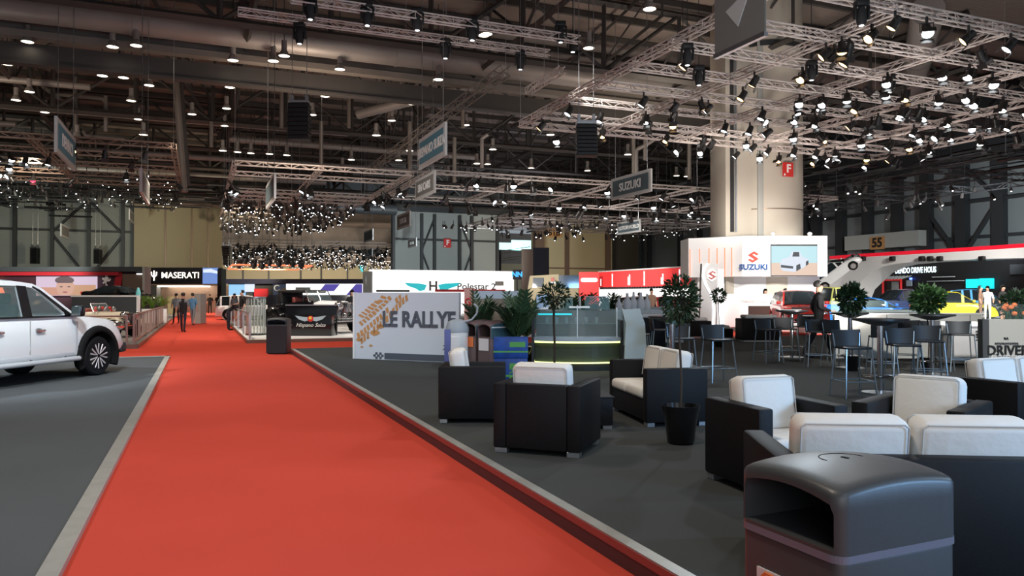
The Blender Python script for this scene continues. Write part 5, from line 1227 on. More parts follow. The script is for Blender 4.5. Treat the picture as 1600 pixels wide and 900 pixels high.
# ================================================================== PEOPLE
def person(label, loc, rz, J=None, shirt='cloth_black', pants='cloth_navy', sleeve=None, H=1.76, hairm='hair', long_hair=False, hands=True, walk=0, bend=0, arms=None, skirt=False, forearm='skin', group=None):
    """standing figure facing local -y; feet at z 0"""
    t = T('person', label, 'person', loc, rz, group); k = H/1.76; sleeve = sleeve or shirt
    bn = []; vs = []; rad = []
    def add(p, r, par=None, m=None):
        vs.append(Vector(p)); rad.append(r); i = len(vs)-1
        if par is not None: bn.append((par, i, m))
        return i
    def tb(p, piv=(0, 0, .95), a=bend):  # bend upper body forward (towards -y)
        p = Vector(p)
        if not a: return p
        q = p-Vector(piv); c_, s_ = cos(a), sin(a); return Vector((q.x, q.y*c_-q.z*s_, q.y*s_+q.z*c_))+Vector(piv)
    pel = add((0, 0, .95), .14)
    sp = add(tb((0, -.01, 1.12)), .135, pel, shirt); ch = add(tb((0, 0, 1.33)), .155, sp, shirt); nk0 = add(tb((0, .01, 1.46)), .075, ch, shirt)
    nk = add(tb((0, .0, 1.52)), .052, nk0, 'skin'); jaw = add(tb((0, -.025, 1.585)), .068, nk, 'skin'); cr = add(tb((0, .0, 1.665)), .092, jaw, 'skin')
    nose = add(tb((0, -.105, 1.625)), .014, jaw, 'skin')
    A = arms or {}
    for s in (-1, 1):
        el = tb(A.get(('e', s), (s*.25, .04, 1.13))); wr = tb(A.get(('w', s), (s*.255, -.05, .89)))
        sh = add(tb((s*.175, .01, 1.40)), .07, ch, sleeve); e = add(el, .05, sh, sleeve); w_ = add(wr, .028, e, forearm if forearm != 'skin' else 'skin' if sleeve != shirt or forearm == 'skin' else sleeve)
        if hands:
            d = (wr-el).normalized(); side = Vector((0, -1, 0)); side = (side-d*side.dot(d)).normalized(); pl = add(wr+d*.06, .032, w_, 'skin')
            for q in range(4):
                f0 = wr+d*.10+side*(-.027+q*.018); fl = (.07, .078, .072, .058)[q]; inn = Vector((-s, 0, 0))
                a1 = add(f0, .0095, pl, 'skin'); a2_ = add(f0+d*fl*.55+inn*.012, .0085, a1, 'skin'); add(f0+d*fl+inn*.035, .007, a2_, 'skin')
            th1 = add(wr+d*.04+side*.045, .011, pl, 'skin'); add(wr+d*.085+side*.06, .009, th1, 'skin')
        stp = walk*s
        hp = add((s*.09, 0, .90), .09, pel, pants); kn = add((s*.10, -.22*stp-.02*abs(walk), .50), .06, hp, pants); an = add((s*.10, -.42*stp+(.06*walk if stp < 0 else 0), .09+(.03*walk if stp < 0 else 0)), .042, kn, pants)
        hl = add((s*.10, -.42*stp-.04, .045), .04, an, 'black'); add((s*.11, -.42*stp-.19, .035), .032, hl, 'black')
    me = bpy.data.meshes.new('person_body'); me.from_pydata([tuple(v*k) for v in vs], [(a, b) for a, b, _ in bn], [])
    o = bpy.data.objects.new('body', me); COL.objects.link(o)
    md = o.modifiers.new('skin', 'SKIN'); md.use_smooth_shade = True; o.modifiers.new('sub', 'SUBSURF').levels = 1
    for i, r in enumerate(rad): sv = me.skin_vertices[0].data[i]; sv.radius = (r*k, r*k*(.82 if i in (sp, ch, pel) else 1)); sv.use_root = (i == pel)
    for i in (sp, ch): me.skin_vertices[0].data[i].radius = (rad[i]*k*1.18, rad[i]*k*.80)
    bpy.context.view_layer.update()
    ev = o.evaluated_get(bpy.context.evaluated_depsgraph_get()); nm = bpy.data.meshes.new_from_object(ev); bpy.data.objects.remove(o)
    names = ['skin', shirt, pants, sleeve, 'black']; names = list(dict.fromkeys(names+[forearm]))
    nm.materials.clear()
    for n_ in names: nm.materials.append(M(n_))
    for pf in nm.polygons:
        c = pf.center; best = 9; bmn = 'skin'
        for a, b, m_ in bn:
            p0 = vs[a]*k; p1 = vs[b]*k; d = p1-p0; u_ = max(0, min(1, (c-p0).dot(d)/max(1e-9, d.length_squared))); q = (c-(p0+d*u_)).length/((rad[a]*(1-u_)+rad[b]*u_)*k)
            if q < best: best = q; bmn = m_
        pf.material_index = names.index(bmn); pf.use_smooth = True
    b_ = bpy.data.objects.new('body', nm); COL.objects.link(b_); b_.parent = t
    bm = BM(); c = tb((0, .016, 1.685))*k
    bmesh.ops.create_uvsphere(bm, u_segments=14, v_segments=10, radius=1, matrix=Matrix.Translation(c) @ Matrix.Rotation(bend, 4, 'X') @ Matrix.Diagonal((.090*k, .103*k, .098*k, 1)))
    bmesh.ops.delete(bm, geom=[v for v in bm.verts if (v.co-c).y < -.045*k and (v.co-c).z < .035*k and not bend or (v.co-c).z < -.07*k], context='VERTS')
    if long_hair: bx(bm, c+Vector((0, .075*k, -.12*k)), (.17*k, .06*k, .26*k), .025, 2)
    newobj('hair', bm, hairm, t, True, 60)
    return t
def pp_(px_, py_, z=0): return G(px_, py_, z)
walkA = {('e', -1): (-.24, .02, 1.14), ('w', -1): (-.25, -.12, .93), ('e', 1): (.26, .08, 1.14), ('w', 1): (.30, .02, .90)}
person('man in a dark vest walking away along the red carpet', pp_(286, 519), YC+pi+.1, shirt='cloth_black', pants='cloth_navy', sleeve='cloth_grey', walk=.35, arms=walkA)
person('man in a grey-blue shirt walking ahead of the man in the dark vest', pp_(301, 508), YC+pi-.1, shirt='cloth_blue', pants='cloth_grey', walk=.4)
person('man in black leaning forward over the glass railing', pp_(357, 516), YC+pi/2+.1, shirt='cloth_black', pants='cloth_navy', bend=1.0, arms={('e', -1): (-.22, -.22, 1.25), ('w', -1): (-.2, -.40, 1.10), ('e', 1): (.22, -.22, 1.25), ('w', 1): (.2, -.40, 1.08)})
person('man in dark sweater standing behind the glass railing looking down', pp_(378, 513, .12), YC-.9, shirt='cloth_black', pants='cloth_grey', arms={('e', -1): (-.26, 0, 1.14), ('w', -1): (-.16, -.22, 1.12)})
person('person with light jacket standing behind the leaning man', pp_(366, 503), YC-.2, shirt='cloth_grey', pants='cloth_black', hands=False)
for k, (a_, b_, l_, sh_) in enumerate([(317, 491, 'left one of the far pair in dark coats on the red carpet', 'cloth_navy'), (328, 490, 'right one of the far pair in dark coats on the red carpet', 'cloth_black'), (340, 489, 'far person in black beside the grey stand corner', 'cloth_black'), (348, 488, 'far person in dark clothes next to the person in black', 'cloth_navy'), (275, 512-6, 'person in grey half hidden behind the man in the vest', 'cloth_grey')]):
    person(l_, pp_(a_, b_), YC+pi+random.uniform(-1, 1), shirt=sh_, pants='cloth_black', hands=False, walk=.3)
person('young man in a dark suit walking past the bar stools', CW((1279-800)/F*18.2, 18.2, P), YC+pi/2-.15, shirt='cloth_black', pants='cloth_black', forearm='cloth_black', walk=.75, H=1.84, arms={('e', -1): (-.25, .03, 1.15), ('w', -1): (-.20, -.22, 1.08), ('e', 1): (.25, .10, 1.16), ('w', 1): (.24, -.04, .93)})
for (a_, D, z_, l_, sh_, pa_, kw) in [
    (1196, 36.3, .2, 'woman with long dark hair behind the white reception desk', 'trim_red', 'cloth_black', dict(long_hair=True)),
    (1214, 32.5, .0, 'person in white beside the red hatchback', 'cloth_white', 'cloth_black', {}),
    (1228, 35.2, .2, 'person in grey-brown behind the red hatchback', 'cloth_tan', 'cloth_black', {}),
    (1532, 36.5, SZ, 'person in a brown coat standing before the yellow hatchback', 'cloth_tan', 'cloth_tan', dict(long_hair=True)),
    (1543, 38, SZ, 'person in white next to the brown coat', 'cloth_white', 'cloth_white', {}),
    (1567, 34.5, SZ, 'man in black shirt holding red things at the right edge', 'cloth_black', 'skin', {}),
    (1018, 36, .2, 'person with dark hair at the bar under the red fascia', 'cloth_tan', 'cloth_black', {}),
    (1000, 34, 0, 'person in black jacket at the bar under the red fascia', 'cloth_black', 'cloth_black', {}),
    (550, 33, .12, 'person with long brown hair at the left edge of the rally panel', 'cloth_black', 'cloth_tan', dict(long_hair=True))]:
    person(l_, cp(a_, D, z_), YC+random.uniform(-1.2, 1.2), shirt=sh_, pants=pa_, hands=False, **kw)
# ================================================================== STANDS
def frame_thing(name, label, cat, px0, px1, D, z=0, rz=None):
    """thing whose local x runs along camera-right from px0 to px1 at depth D"""
    a_, _ = ray(px0, 450); b_, _ = ray(px1, 450); t = T(name, label, cat, CW(a_*D, D, z), YC if rz is None else rz); return t, (b_-a_)*D
def zz(py_, D): return CH+ray(800, py_)[1]*D
# ---- left fenced stage
plane_box('stage_floor', -22, -1.8, 25.9, 55, -.02, .12, 'concrete')
bm = BM(); bz(bm, -22, -1.78, 25.86, 25.9, -.02, .13); bz(bm, -1.8, -1.76, 25.86, 55, -.02, .13); struct(newobj('trim_5', bm, 'bronze'))
t = T('metal_fence', 'bronze metal fence of upright bars along the left stage', 'fence', (-1.9, 26.0, .12), 0)
bm = BM(); tube(bm, (0, 0, .92), (0, 21, .92), .03, 8); newobj('top_rail', bm, 'rail', t, True)
bm = BM(); bz(bm, -.02, .02, 0, 21, .08, .12); newobj('bottom_rail', bm, 'rail', t)
k = 0.0
while k < 21:
    for o_ in (0, .16): bm = BM(); bz(bm, -.011, .011, k+o_, k+o_+.04, .1, .92); newobj('bar', bm, 'rail', t)
    k += .84
for k in range(0, 11): bm = BM(); bz(bm, -.035, .035, k*2.1-.03, k*2.1+.03, 0, .94); newobj('post', bm, 'rail', t)
t = T('metal_fence', 'short front section of bronze fence with two slim rails', 'fence', (-2.1, 26.0, .12), 0)
bm = BM(); tube(bm, (-1.9, 0, .88), (0, 0, .88), .025, 8); tube(bm, (-1.9, 0, .62), (0, 0, .62), .015, 8); newobj('rails', bm, 'rail', t, True)
for x in (0, -1.6): bm = BM(); bz(bm, x-.03, x+.03, -.03, .03, 0, .9); newobj('post', bm, 'rail', t)
# dark partition
t, w_ = frame_thing('partition_wall', 'dark grey partition with a white top edge behind the vintage racer', 'partition', 112, 215, 33, .12)
h_ = zz(464, 33)-.12; box('panel', 0, w_, 0, .12, 0, h_, 'partition', t); bm = BM(); bz(bm, -.02, w_+.03, -.04, .14, h_, h_+.07); bz(bm, w_-.03, w_+.05, -.04, .14, 0, h_); newobj('edge_frame', bm, 'stand_white', t)
t = T('bottle_display', 'turquoise bottle-shaped display on the end of the partition', 'display', CW(ray(216, 450)[0]*33.5, 33.5, zz(467, 33.5)), YC); bm = BM(); lathe(bm, [(.09, 0), (.1, .3), (.06, .42), (.045, .5), (.0, .5)], n=14); newobj('bottle', bm, 'cyan_plastic', t, True)
bm = BM(); bz(bm, -.1, .1, -.1, .1, .12-t.location.z, 0); newobj('pedestal', bm, 'black_soft', t)
# left red and black stand
D = 60; t, w_ = frame_thing('exhibition_stand', 'black and dark red car stand with a large screen on the far left', 'stand', -60, 228, D)
def bx_px(par, x0p, nm, a_, b_, yt, yb_, y0, y1, m, D=D, bev=0):
    r0 = ray(x0p, 450)[0]*D; x0 = ray(a_, 450)[0]*D-r0; x1 = ray(b_, 450)[0]*D-r0
    return box(nm, x0, x1, y0, y1, zz(yb_, D)-par.location.z, zz(yt, D)-par.location.z, m, par, bev)
bx_px(t, -60, 'header', -60, 228, 417, 424.5, -.3, .6, 'partition'); bx_px(t, -60, 'red_fascia', -60, 187, 425, 430.5, -.2, .4, mat('dark_red', (.42, .02, .03), .4))
bx_px(t, -60, 'back_wall', -60, 228, 424, 492, .6, .8, mat('maroon', (.05, .02, .03), .5)); bx_px(t, -60, 'niche', 188, 226, 428, 470, .3, .59, 'bronze')
bx_px(t, -60, 'side_post', 226, 230, 417, 492, -.4, .6, 'grey_wall'); bx_px(t, -60, 'niche_light', 212, 224, 427, 429, .1, .29, 'white_led')
r0 = ray(-60, 450)[0]*D
bm = BM(); q = [(173, 470), (178, 427), (188, 427), (184, 470)]; prism(bm, [(ray(a_, 450)[0]*D-r0, zz(b_, D)) for a_, b_ in q], .1, Matrix.Translation((0, .25, 0))); newobj('red_stripe', bm, 'dark_red', t)
bm = BM(); q = [(-60, 426), (-10, 426), (8, 470), (-60, 470)]; prism(bm, [(ray(a_, 450)[0]*D-r0, zz(b_, D)) for a_, b_ in q], .1, Matrix.Translation((0, .25, 0))); newobj('orange_panel', bm, 'neon_orange', t)
s_ = bx_px(t, -60, 'screen', 55, 149, 432, 462, .1, .3, mat('scr_sky', (.02, .02, .02), .5, emit=.85, ecol=(.80, .62, .78)))
def ell(nm, par, cx_, cy_, rx, ry, m, y, D=D, x0p=-60, n=18, cut=None):
    r0 = ray(x0p, 450)[0]*D; bm = BM(); pts = []
    for i in range(n):
        a = 2*pi*i/n; X_ = cx_+rx*cos(a); Y_ = cy_-ry*sin(a)
        if cut: Y_ = min(Y_, cut)
        pts.append((ray(X_, 450)[0]*D-r0, zz(Y_, D)-par.location.z))
    prism(bm, pts, .01, Matrix.Translation((0, y, 0))); return newobj(nm, bm, m, par)
bx_px(t, -60, 'screen_picture', 110, 148.5, 445, 461.5, .085, .1, mat('scr_sand', (.02, .02, .02), .5, emit=.7, ecol=(.82, .46, .28)))
bx_px(t, -60, 'screen_picture', 56, 110, 449, 461.5, .085, .1, mat('scr_orange', (.02, .02, .02), .5, emit=.7, ecol=(.86, .42, .30)))
ell('face_picture', t, 101, 448, 14, 16, mat('scr_face', (.02, .02, .02), .5, emit=.72, ecol=(.88, .50, .38)), .07, cut=461.4); ell('hair_picture', t, 100, 438, 15, 6.5, mat('scr_hair', (.02, .02, .02), .5, emit=.3, ecol=(.40, .22, .26)), .055, cut=442)
ell('eye_picture', t, 95, 448, 2.4, 1.0, 'scr_hair', .05); ell('eye_picture', t, 107, 448, 2.4, 1.0, 'scr_hair', .05); ell('mouth_picture', t, 101, 456.5, 4, 1.2, mat('scr_lip', (.02, .02, .02), .5, emit=.5, ecol=(.75, .2, .2)), .05)
bm = BM(); cx_, cz_ = ray(162.5, 450)[0]*D-r0, zz(437, D)
prism(bm, [(cx_+a_*.075, cz_+b_*.075) for a_, b_ in [(-1, 4), (1, 5), (1.5, 3), (3, 2), (2, 0), (4, 1), (4, 2.5), (5, 0), (3, -2), (1, -1.5), (0, -4), (2, -6), (-.5, -6.5), (-1, -3), (-3, -4.5), (-4, -3.5), (-2, -1), (-4, 0), (-4.5, 2), (-3, 2.5), (-1.5, 1.5)]], .05, Matrix.Translation((0, .3, 0))); newobj('logo', bm, 'letter_white', t)
# maserati stand
D = 70; t, w_ = frame_thing('exhibition_stand', 'black stand with glowing MASERATI lettering and trident', 'stand', 232, 347, D)
def b2(nm, a_, b_, yt, yb_, y0, y1, m): return bx_px(t, 232, nm, a_, b_, yt, yb_, y0, y1, m, D)
b2('header', 232, 342, 418, 444, 0, 1.0, 'black_gloss'); b2('header_rim', 232, 342, 444, 446, -.1, 1.0, 'bronze'); b2('back_wall', 232, 345, 446, 494, 2.5, 2.7, 'bronze'); b2('side_post', 341, 347, 420, 494, -.2, 1.0, 'black_gloss'); b2('side_post', 232, 243, 446, 494, .2, 1.0, 'partition')
b2('niche_light', 243, 312, 446, 448, .4, 2.4, 'lens_bay'); b2('screen', 317, 341, 418.5, 443.5, -.08, 0, mat('scr_blue', (.02, .02, .02), .5, emit=.9, ecol=(.16, .30, .72)))
r0 = ray(232, 450)[0]*D
def X70(a_): return ray(a_, 450)[0]*D-r0
bm = BM(); prism(bm, [(X70(318), zz(421, D)), (X70(330), zz(420, D)), (X70(341), zz(424, D)), (X70(341), zz(428, D)), (X70(330), zz(426, D)), (X70(318), zz(426, D))], .02, Matrix.Translation((0, -.1, 0))); newobj('car_picture', bm, mat('scr_white', (.02, .02, .02), .5, emit=1, ecol=(.75, .85, 1)), t)
text('lettering', 'MASERATI', .80, (X70(282), -.06, zz(430.5, D)), mat('sign_glow', (1, 1, 1), .5, emit=1.5, ecol=(1, .93, .85)), t, sx=.98, off=.004)
bm = BM(); cx_ = X70(241); cz_ = zz(430, D)
for s in (-1, 1): path(bm, [(cx_, 0, cz_-.2), (cx_+s*.2, 0, cz_-.02), (cx_+s*.24, 0, cz_+.3)], .05, 5)
tube(bm, (cx_, 0, cz_-.5), (cx_, 0, cz_+.42), .05, 5); o = newobj('trident', bm, 'sign_glow', t); o.location = (0, -.08, 0)
t, w_ = frame_thing('stand_cubicle', 'grey folding cubicle wall standing on the red carpet far away', 'partition', 304, 313, 44, 0); bx_px(t, 304, 'panel', 304, 313.5, 459, 505.6, 0, .8, 'grey_wall', 44)
t, w_ = frame_thing('stand_cubicle', 'pale pink lit wall left of the far grey cubicle', 'partition', 262, 274, 66, 0); bx_px(t, 262, 'panel', 262, 274, 463, 491.1, 0, .5, 'wall_beige', 66)
# ---- centre background stand
D = 66; t, w_ = frame_thing('exhibition_stand', 'long navy stand wall with bright screens and a C-shaped white logo', 'stand', 355, 566, D)
def b3(nm, a_, b_, yt, yb_, y0, y1, m): return bx_px(t, 355, nm, a_, b_, yt, yb_, y0, y1, m, D)
b3('header', 355, 566, 436, 443.5, -.4, .6, mat('navy', (.012, .014, .035), .5)); b3('back_wall', 355, 566, 443, 492, .3, .6, 'black_soft'); b3('stand_base', 355, 430, 468, 492, -.3, .3, 'black_soft')
b3('screen', 357, 382, 444.5, 462, .05, .3, mat('scr_cyan', (.02, .02, .02), .5, emit=1.0, ecol=(.30, .62, .95))); b3('screen', 382, 396, 444, 456, .05, .3, 'scr_white'); b3('red_backdrop', 397, 418, 451, 464, 0, .3, 'dark_red')
b3('screen', 426, 460, 444, 462, .05, .3, mat('scr_dusk', (.02, .02, .02), .5, emit=.12, ecol=(.2, .3, .5))); b3('screen', 447, 494, 443.5, 462, .0, .3, 'white_led'); b3('window_display', 462, 485, 449, 456, -.05, .0, 'grey_wing')
b3('screen', 494, 566, 443.5, 462, .0, .3, 'white_led')
r0 = ray(355, 450)[0]*D
def X66(a_): return ray(a_, 450)[0]*D-r0
bm = BM()
for q in ([(499, 455), (508, 444), (531, 444), (522, 455)], [(540, 462), (556, 444), (566, 444), (566, 462)]): prism(bm, [(X66(a_), zz(b_, D)) for a_, b_ in q], .02, Matrix.Translation((0, -.03, 0)))
newobj('purple_stripe', bm, mat('scr_purple', (.02, .02, .02), .5, emit=.6, ecol=(.16, .12, .62)), t)
bm = BM(); n = 16
for i in range(12): a = .7+i*.42; b_ = a+.42; tube(bm, (X66(433)+.24*cos(a), -.02, zz(450, D)+.24*sin(a)), (X66(433)+.24*cos(b_), -.02, zz(450, D)+.24*sin(b_)), .05, 5)
newobj('logo', bm, 'letter_white', t)
bm = BM(); ball(bm, (X66(444), -.05, zz(457, D)), (.32, .05, .36), 12); newobj('round_picture', bm, 'ochre', t)
# orange neon frame
z_ = 3.75; t = T('neon_frame', 'rectangular orange glowing frame hanging over the far stand', 'light frame', (2.0, 55, z_), 0)
bm = BM(); L1_, L2_ = 5.3, 9.0
for a_, b_ in [((0, 0, 0), (L1_, 0, 0)), ((L1_, 0, 0), (L1_, L2_, 0)), ((L1_, L2_, 0), (0, L2_, 0)), ((0, L2_, 0), (0, 0, 0))]: tube(bm, a_, b_, .055, 6)
newobj('tube', bm, 'neon_orange', t)
for c in ((0, 0), (L1_, 0), (L1_, L2_), (0, L2_)): bm = BM(); tube(bm, (c[0], c[1], 0), (c[0], c[1], 8.5-z_), .015, 4); newobj('hanging_cable', bm, 'steel', t)
for k in range(9): moving_head(372+k*12.5+random.uniform(-3, 3), 408+random.uniform(-4, 6), 52, 'black stage light hanging above the orange frame', .8)
# ---- vintage car stand with glass railing
plane_box('stage_floor', 1.5, 12.5, 27.3, 40, -.02, .12, 'stand_white')
bm = BM(); bz(bm, 1.48, 9.6, 27.26, 27.3, -.02, .115); bz(bm, 1.46, 1.5, 27.26, 50, -.02, .115); struct(newobj('trim_6', bm, 'bronze'))
t = T('glass_railing', 'glass railing with steel posts along the aisle side of the car stage', 'railing', (1.56, 27.4, .12), 0)
for k in range(5): bm = BM(); bz(bm, -.006, .006, k*4.2+.08, k*4.2+4.1, .05, .88); newobj('glass_panel', bm, 'clear_glass', t)
for k in range(6): bm = BM(); bz(bm, -.03, .03, k*4.2-.02, k*4.2+.04, 0, .92); newobj('post', bm, 'steel', t)
bm = BM(); bz(bm, -.03, .03, 0, 21, .88, .92); newobj('handrail', bm, 'steel', t)
t = T('glass_cylinder', 'tall glass cylinder showcase with vertical tubes and a dark base', 'showcase', CW(ray(400, 450)[0]*29, 29, .12), YC)
bm = BM(); lathe(bm, [(.38, 0), (.38, .06), (0, .06)], n=28); newobj('base', bm, 'black', t); bm = BM(); lathe(bm, [(.36, .06), (.36, 1.42)], n=28); newobj('glass', bm, 'clear_glass', t, True)
bm = BM()
for i in range(18): a = i*2*pi/18; tube(bm, (.34*cos(a), .34*sin(a), .06), (.34*cos(a), .34*sin(a), 1.42), .022, 6)
newobj('tubes', bm, mat('tube_glass', (.62, .66, .62), .15, .4), t, True); bm = BM(); lathe(bm, [(.38, 1.42), (.38, 1.47), (0, 1.47)], n=28); newobj('lid', bm, 'steel', t)
t = T('reception_counter', 'black glossy counter with winged emblem and white script lettering', 'counter', CW(ray(453, 450)[0]*28.3, 28.3, .12), YC-.06)
wc = (ray(519, 450)[0]-ray(453, 450)[0])*28.3
box('body', 0, wc, 0, .6, 0, zz(491.5, 28.3)-.12, 'black_gloss', t, .01); box('back_screen', -.42, wc+.0, .7, .8, 0, zz(477, 28.3)-.12, 'black_gloss', t, .01); box('rail', -.42, wc, .68, .7, zz(478, 28.3)-.12, zz(477, 28.3)-.10, 'steel', t)
text('lettering', 'Hispano Suiza', .20, (wc*.50, -.015, zz(508, 28.3)-.12), 'letter_white', t, sx=1.0, shear=.4, ext=.004)
bm = BM(); cz_ = zz(498, 28.3)-.12
for s in (-1, 1): prism(bm, [(wc*.5+s*.07, cz_-.06), (wc*.5+s*.10, cz_+.06), (wc*.5+s*.30, cz_+.075), (wc*.5+s*.60, cz_+.12), (wc*.5+s*.45, cz_-.02), (wc*.5+s*.22, cz_-.10)], .01, Matrix.Translation((0, -.015, 0)))
newobj('wing_emblem', bm, mat('silver_blue', (.40, .50, .58), .4), t)
bm = BM(); lathe(bm, [(0, -.03), (.11, -.03), (.11, 0)], (wc*.5, 0, cz_), 18, 'Y'); newobj('emblem_disc', bm, 'red_sign', t); bm = BM(); bz(bm, wc*.5-.05, wc*.5+.05, -.036, -.028, cz_-.02, cz_+.08); newobj('emblem_crest', bm, mat('gold', (.75, .6, .08), .5), t)
t, w_ = frame_thing('stand_wall', 'black backdrop wall behind the glass cylinder', 'partition', 418, 545, 37, .0); bx_px(t, 418, 'panel', 418, 556, 461, 505, 0, .2, 'black_gloss', 37)
# ---- big white LED wall
D = 58; a_ = AY(578, 440, 58); b_ = AY(803, 440, 58); t = T('led_wall', 'long glaring white light wall with turquoise wings emblem and grey lettering', 'display wall', (a_.x, 58, 0), 0); L = b_.x-a_.x; zt2 = AY(690, 422.5, 58).z
box('panel', 0, L, 0, .4, .1, zt2, 'white_led', t); 
ax0 = a_.x
def XY(a_, b_, Y=57.9): q = AY(a_, b_, Y); return (q.x-ax0, q.z)
bm = BM()
for s in (-1, 1):
    prism(bm, [XY(676+s*a_, b_) for a_, b_ in [(9, 445), (20, 443), (44, 441.5), (38, 447), (26, 451), (20, 455), (12, 453)]], .04, Matrix.Translation((0, -.06, 0)))
newobj('wing_emblem', bm, 'teal_logo', t)
mat('grey_letter0', (.2, .2, .2), .6); text('letter_h', 'H', 1.05, (XY(677, 447)[0], -.08, XY(677, 447.5)[1]), 'grey_letter0', t, off=.03); text('lettering', 'Polestar 2', .72, (XY(745, 449)[0], -.05, XY(745, 448)[1]), mat('grey_letter', (.16, .16, .16), .7), t, sx=1.15, off=.012)
x0, z0 = XY(774, 446.5); x1, z1 = XY(787, 439.5); box('grey_screen', x0, x1, -.08, -.02, z0, z1, 'grey_wall', t)
x0, z0 = XY(680, 456); x1, z1 = XY(790, 452.5); box('red_band', x0, x1, -.1, -.02, z0, z1, 'red_sign', t)
x0, z0 = XY(588, 456); x1, z1 = XY(640, 453); box('dark_band', x0, x1, -.1, -.02, z0, z1, 'steel_dark', t)
t, w_ = frame_thing('stand_pylon', 'slim grey pylon with a white star mark beside the white light wall', 'pylon', 567, 580, 54, 0); bx_px(t, 567, 'body', 567, 580, 424, 500, 0, .5, 'grey_wall', 54); bm = BM(); x_ = (ray(572, 450)[0]-ray(567, 450)[0])*54; z_ = zz(438, 54); prism(bm, [(x_, z_+.4), (x_+.05, z_), (x_, z_-.4), (x_-.05, z_)], .02, Matrix.Translation((0, -.03, 0))); newobj('star_mark', bm, 'letter_white', t)
# teal glow area through the second opening
t = T('teal_screen', 'glowing pale turquoise screen in the opening right of the grey wall', 'screen', AY(780, 390, 120), 0); p0 = AY(778, 388, 120); p1 = AY(812, 377, 120); p2 = AY(838, 388, 120)
bm = BM(); bz(bm, 0, p1.x-p0.x, 0, .5, p0.z-t.location.z-.2, p0.z-t.location.z+1.0); bz(bm, (p1.x-p0.x)*.6, p2.x-p0.x, 0, .5, p0.z-t.location.z-.2, p1.z-t.location.z+.2); newobj('panel', bm, 'teal_bright', t); box('support', 0, .4, .1, .5, -t.location.z, 0, 'steel_dark', t); box('support', p2.x-p0.x-.4, p2.x-p0.x, .1, .5, -t.location.z, 0, 'steel_dark', t)
t = T('blue_letters', 'small blue glowing letters at the right end of the white light wall', 'sign', V(808, 429, 60), YC); box('plate', -.35, .35, 0, .05, -.4, .4, 'navy', t); box('post', -.05, .05, .05, .12, -t.location.z, .3, 'navy', t); text('letters', 'NN', .55, (0, -.02, 0), mat('blue_glow', (.1, .5, 1), .5, emit=1.2, ecol=(.05, .45, 1)), t, off=.02)
t, w_ = frame_thing('exhibition_box', 'dark blue tall container between the turquoise screen and the beige wall', 'container', 815, 858, 80, 0); bx_px(t, 815, 'brown_side', 815, 833, 389, 485.9, 0, 3, 'bronze', 80); bx_px(t, 815, 'blue_side', 833, 858, 387, 485.9, 0, 3, 'navy', 80)
t = T('emergency_sign', 'green triangular sign high on the far hall wall', 'sign', AY(566, 419, 171.5), 0); bm = BM(); prism(bm, [(-1.1, .9), (1.1, .9), (0, -1.0)], .3); newobj('plate', bm, 'teal_logo', t)
# beige block vehicle / caravan
t, w_ = frame_thing('expedition_truck', 'sand-coloured boxy truck body with dark windows beyond the palms', 'truck', 825, 905, 50, 0)
r0 = ray(825, 450)[0]*50
def X5(a_): return ray(a_, 450)[0]*50-r0
bm = BM(); prism(bm, [(X5(824), zz(456, 50)), (X5(828), zz(431, 50)), (X5(873), zz(428.5, 50)), (X5(873), zz(456, 50))], 2.2, None, [[(X5(832), zz(449, 50)), (X5(833), zz(434, 50)), (X5(850), zz(434, 50)), (X5(850), zz(449, 50))]]); bz(bm, X5(825), X5(904), .2, 2.0, .8, zz(450, 50)); newobj('body', bm, 'wall_beige', t)
bx_px(t, 825, 'window', 832, 851, 433, 450, .3, .4, 'dark_glass', 50); bx_px(t, 825, 'cargo_box', 873, 905, 430, 450, .1, 2.2, 'paint_black', 50); bx_px(t, 825, 'spare_cover', 861, 866, 434, 439, -.08, .0, 'trim_red', 50)
for x in (.7, 2.8): wheel(t, (x, .35, .5), .5, .3, -1)
for k_ in range(1):
    bx_px(t, 825, 'rack', 857, 872, 441, 443, -.1, 0, 'steel', 50)
# ---- red stand along X = 30
t = T('exhibition_stand', 'long bright red fascia stand with white slits and a white pill sign', 'stand', (30, 40, 0), 0)
ya = AX(935, 440, 30).y; yb2 = AX(1088, 440, 30).y; ztr = AX(935, 425.5, 30).z; zbr = AX(935, 449, 30).z
box('fascia', 0, .5, yb2-40-3, ya-40, zbr, ztr, 'red_panel', t); box('top_edge', -.05, .5, yb2-40-3, ya-40, ztr, ztr+.08, 'sign_frame', t)
bm = BM(); 
for k in range(44): y_ = yb2-43+(ya-yb2+3)*k/44; bz(bm, -.02, .3, y_, y_+.12, zbr-.16, zbr)
newobj('fringe', bm, 'steel_dark', t)
for (p_, u0, u1) in [(939, .1, .55), (957, .05, .85), (982, .1, .6), (984, .1, .75), (1007, .05, .9), (1034, .1, .5), (1036, .1, .7), (1062, .05, .9)]:
    y_ = AX(p_, 440, 30).y-40; bm = BM(); bz(bm, -.03, 0, y_-.05, y_+.05, zbr+(ztr-zbr)*u0, zbr+(ztr-zbr)*u1); newobj('light_slit', bm, 'white_led', t)
a_ = AX(936, 440, 30); fr = CW(*[ray(905, 450)[0]*64.0, 64.0], 0)-Vector((30, 40, 0)); 
t2 = T('stand_sign', 'red square front sign with a white pill-shaped light', 'sign', CW(ray(905, 450)[0]*60, 60, 0), YC); wq = (ray(936, 450)[0]-ray(905, 450)[0])*60
box('panel', 0, wq, 0, .4, .2, zz(425, 60), 'red_panel', t2); bm = BM(); zc = zz(437.5, 60); n = 8
prism(bm, [(wq*.82+.16*sin(pi*i/n), zc+.16*cos(pi*i/n)) for i in range(n+1)]+[(wq*.18-.16*sin(pi*i/n), zc-.16*cos(pi*i/n)) for i in range(n+1)], .03, Matrix.Translation((0, -.05, 0))); newobj('pill_light', bm, 'white_led', t2)
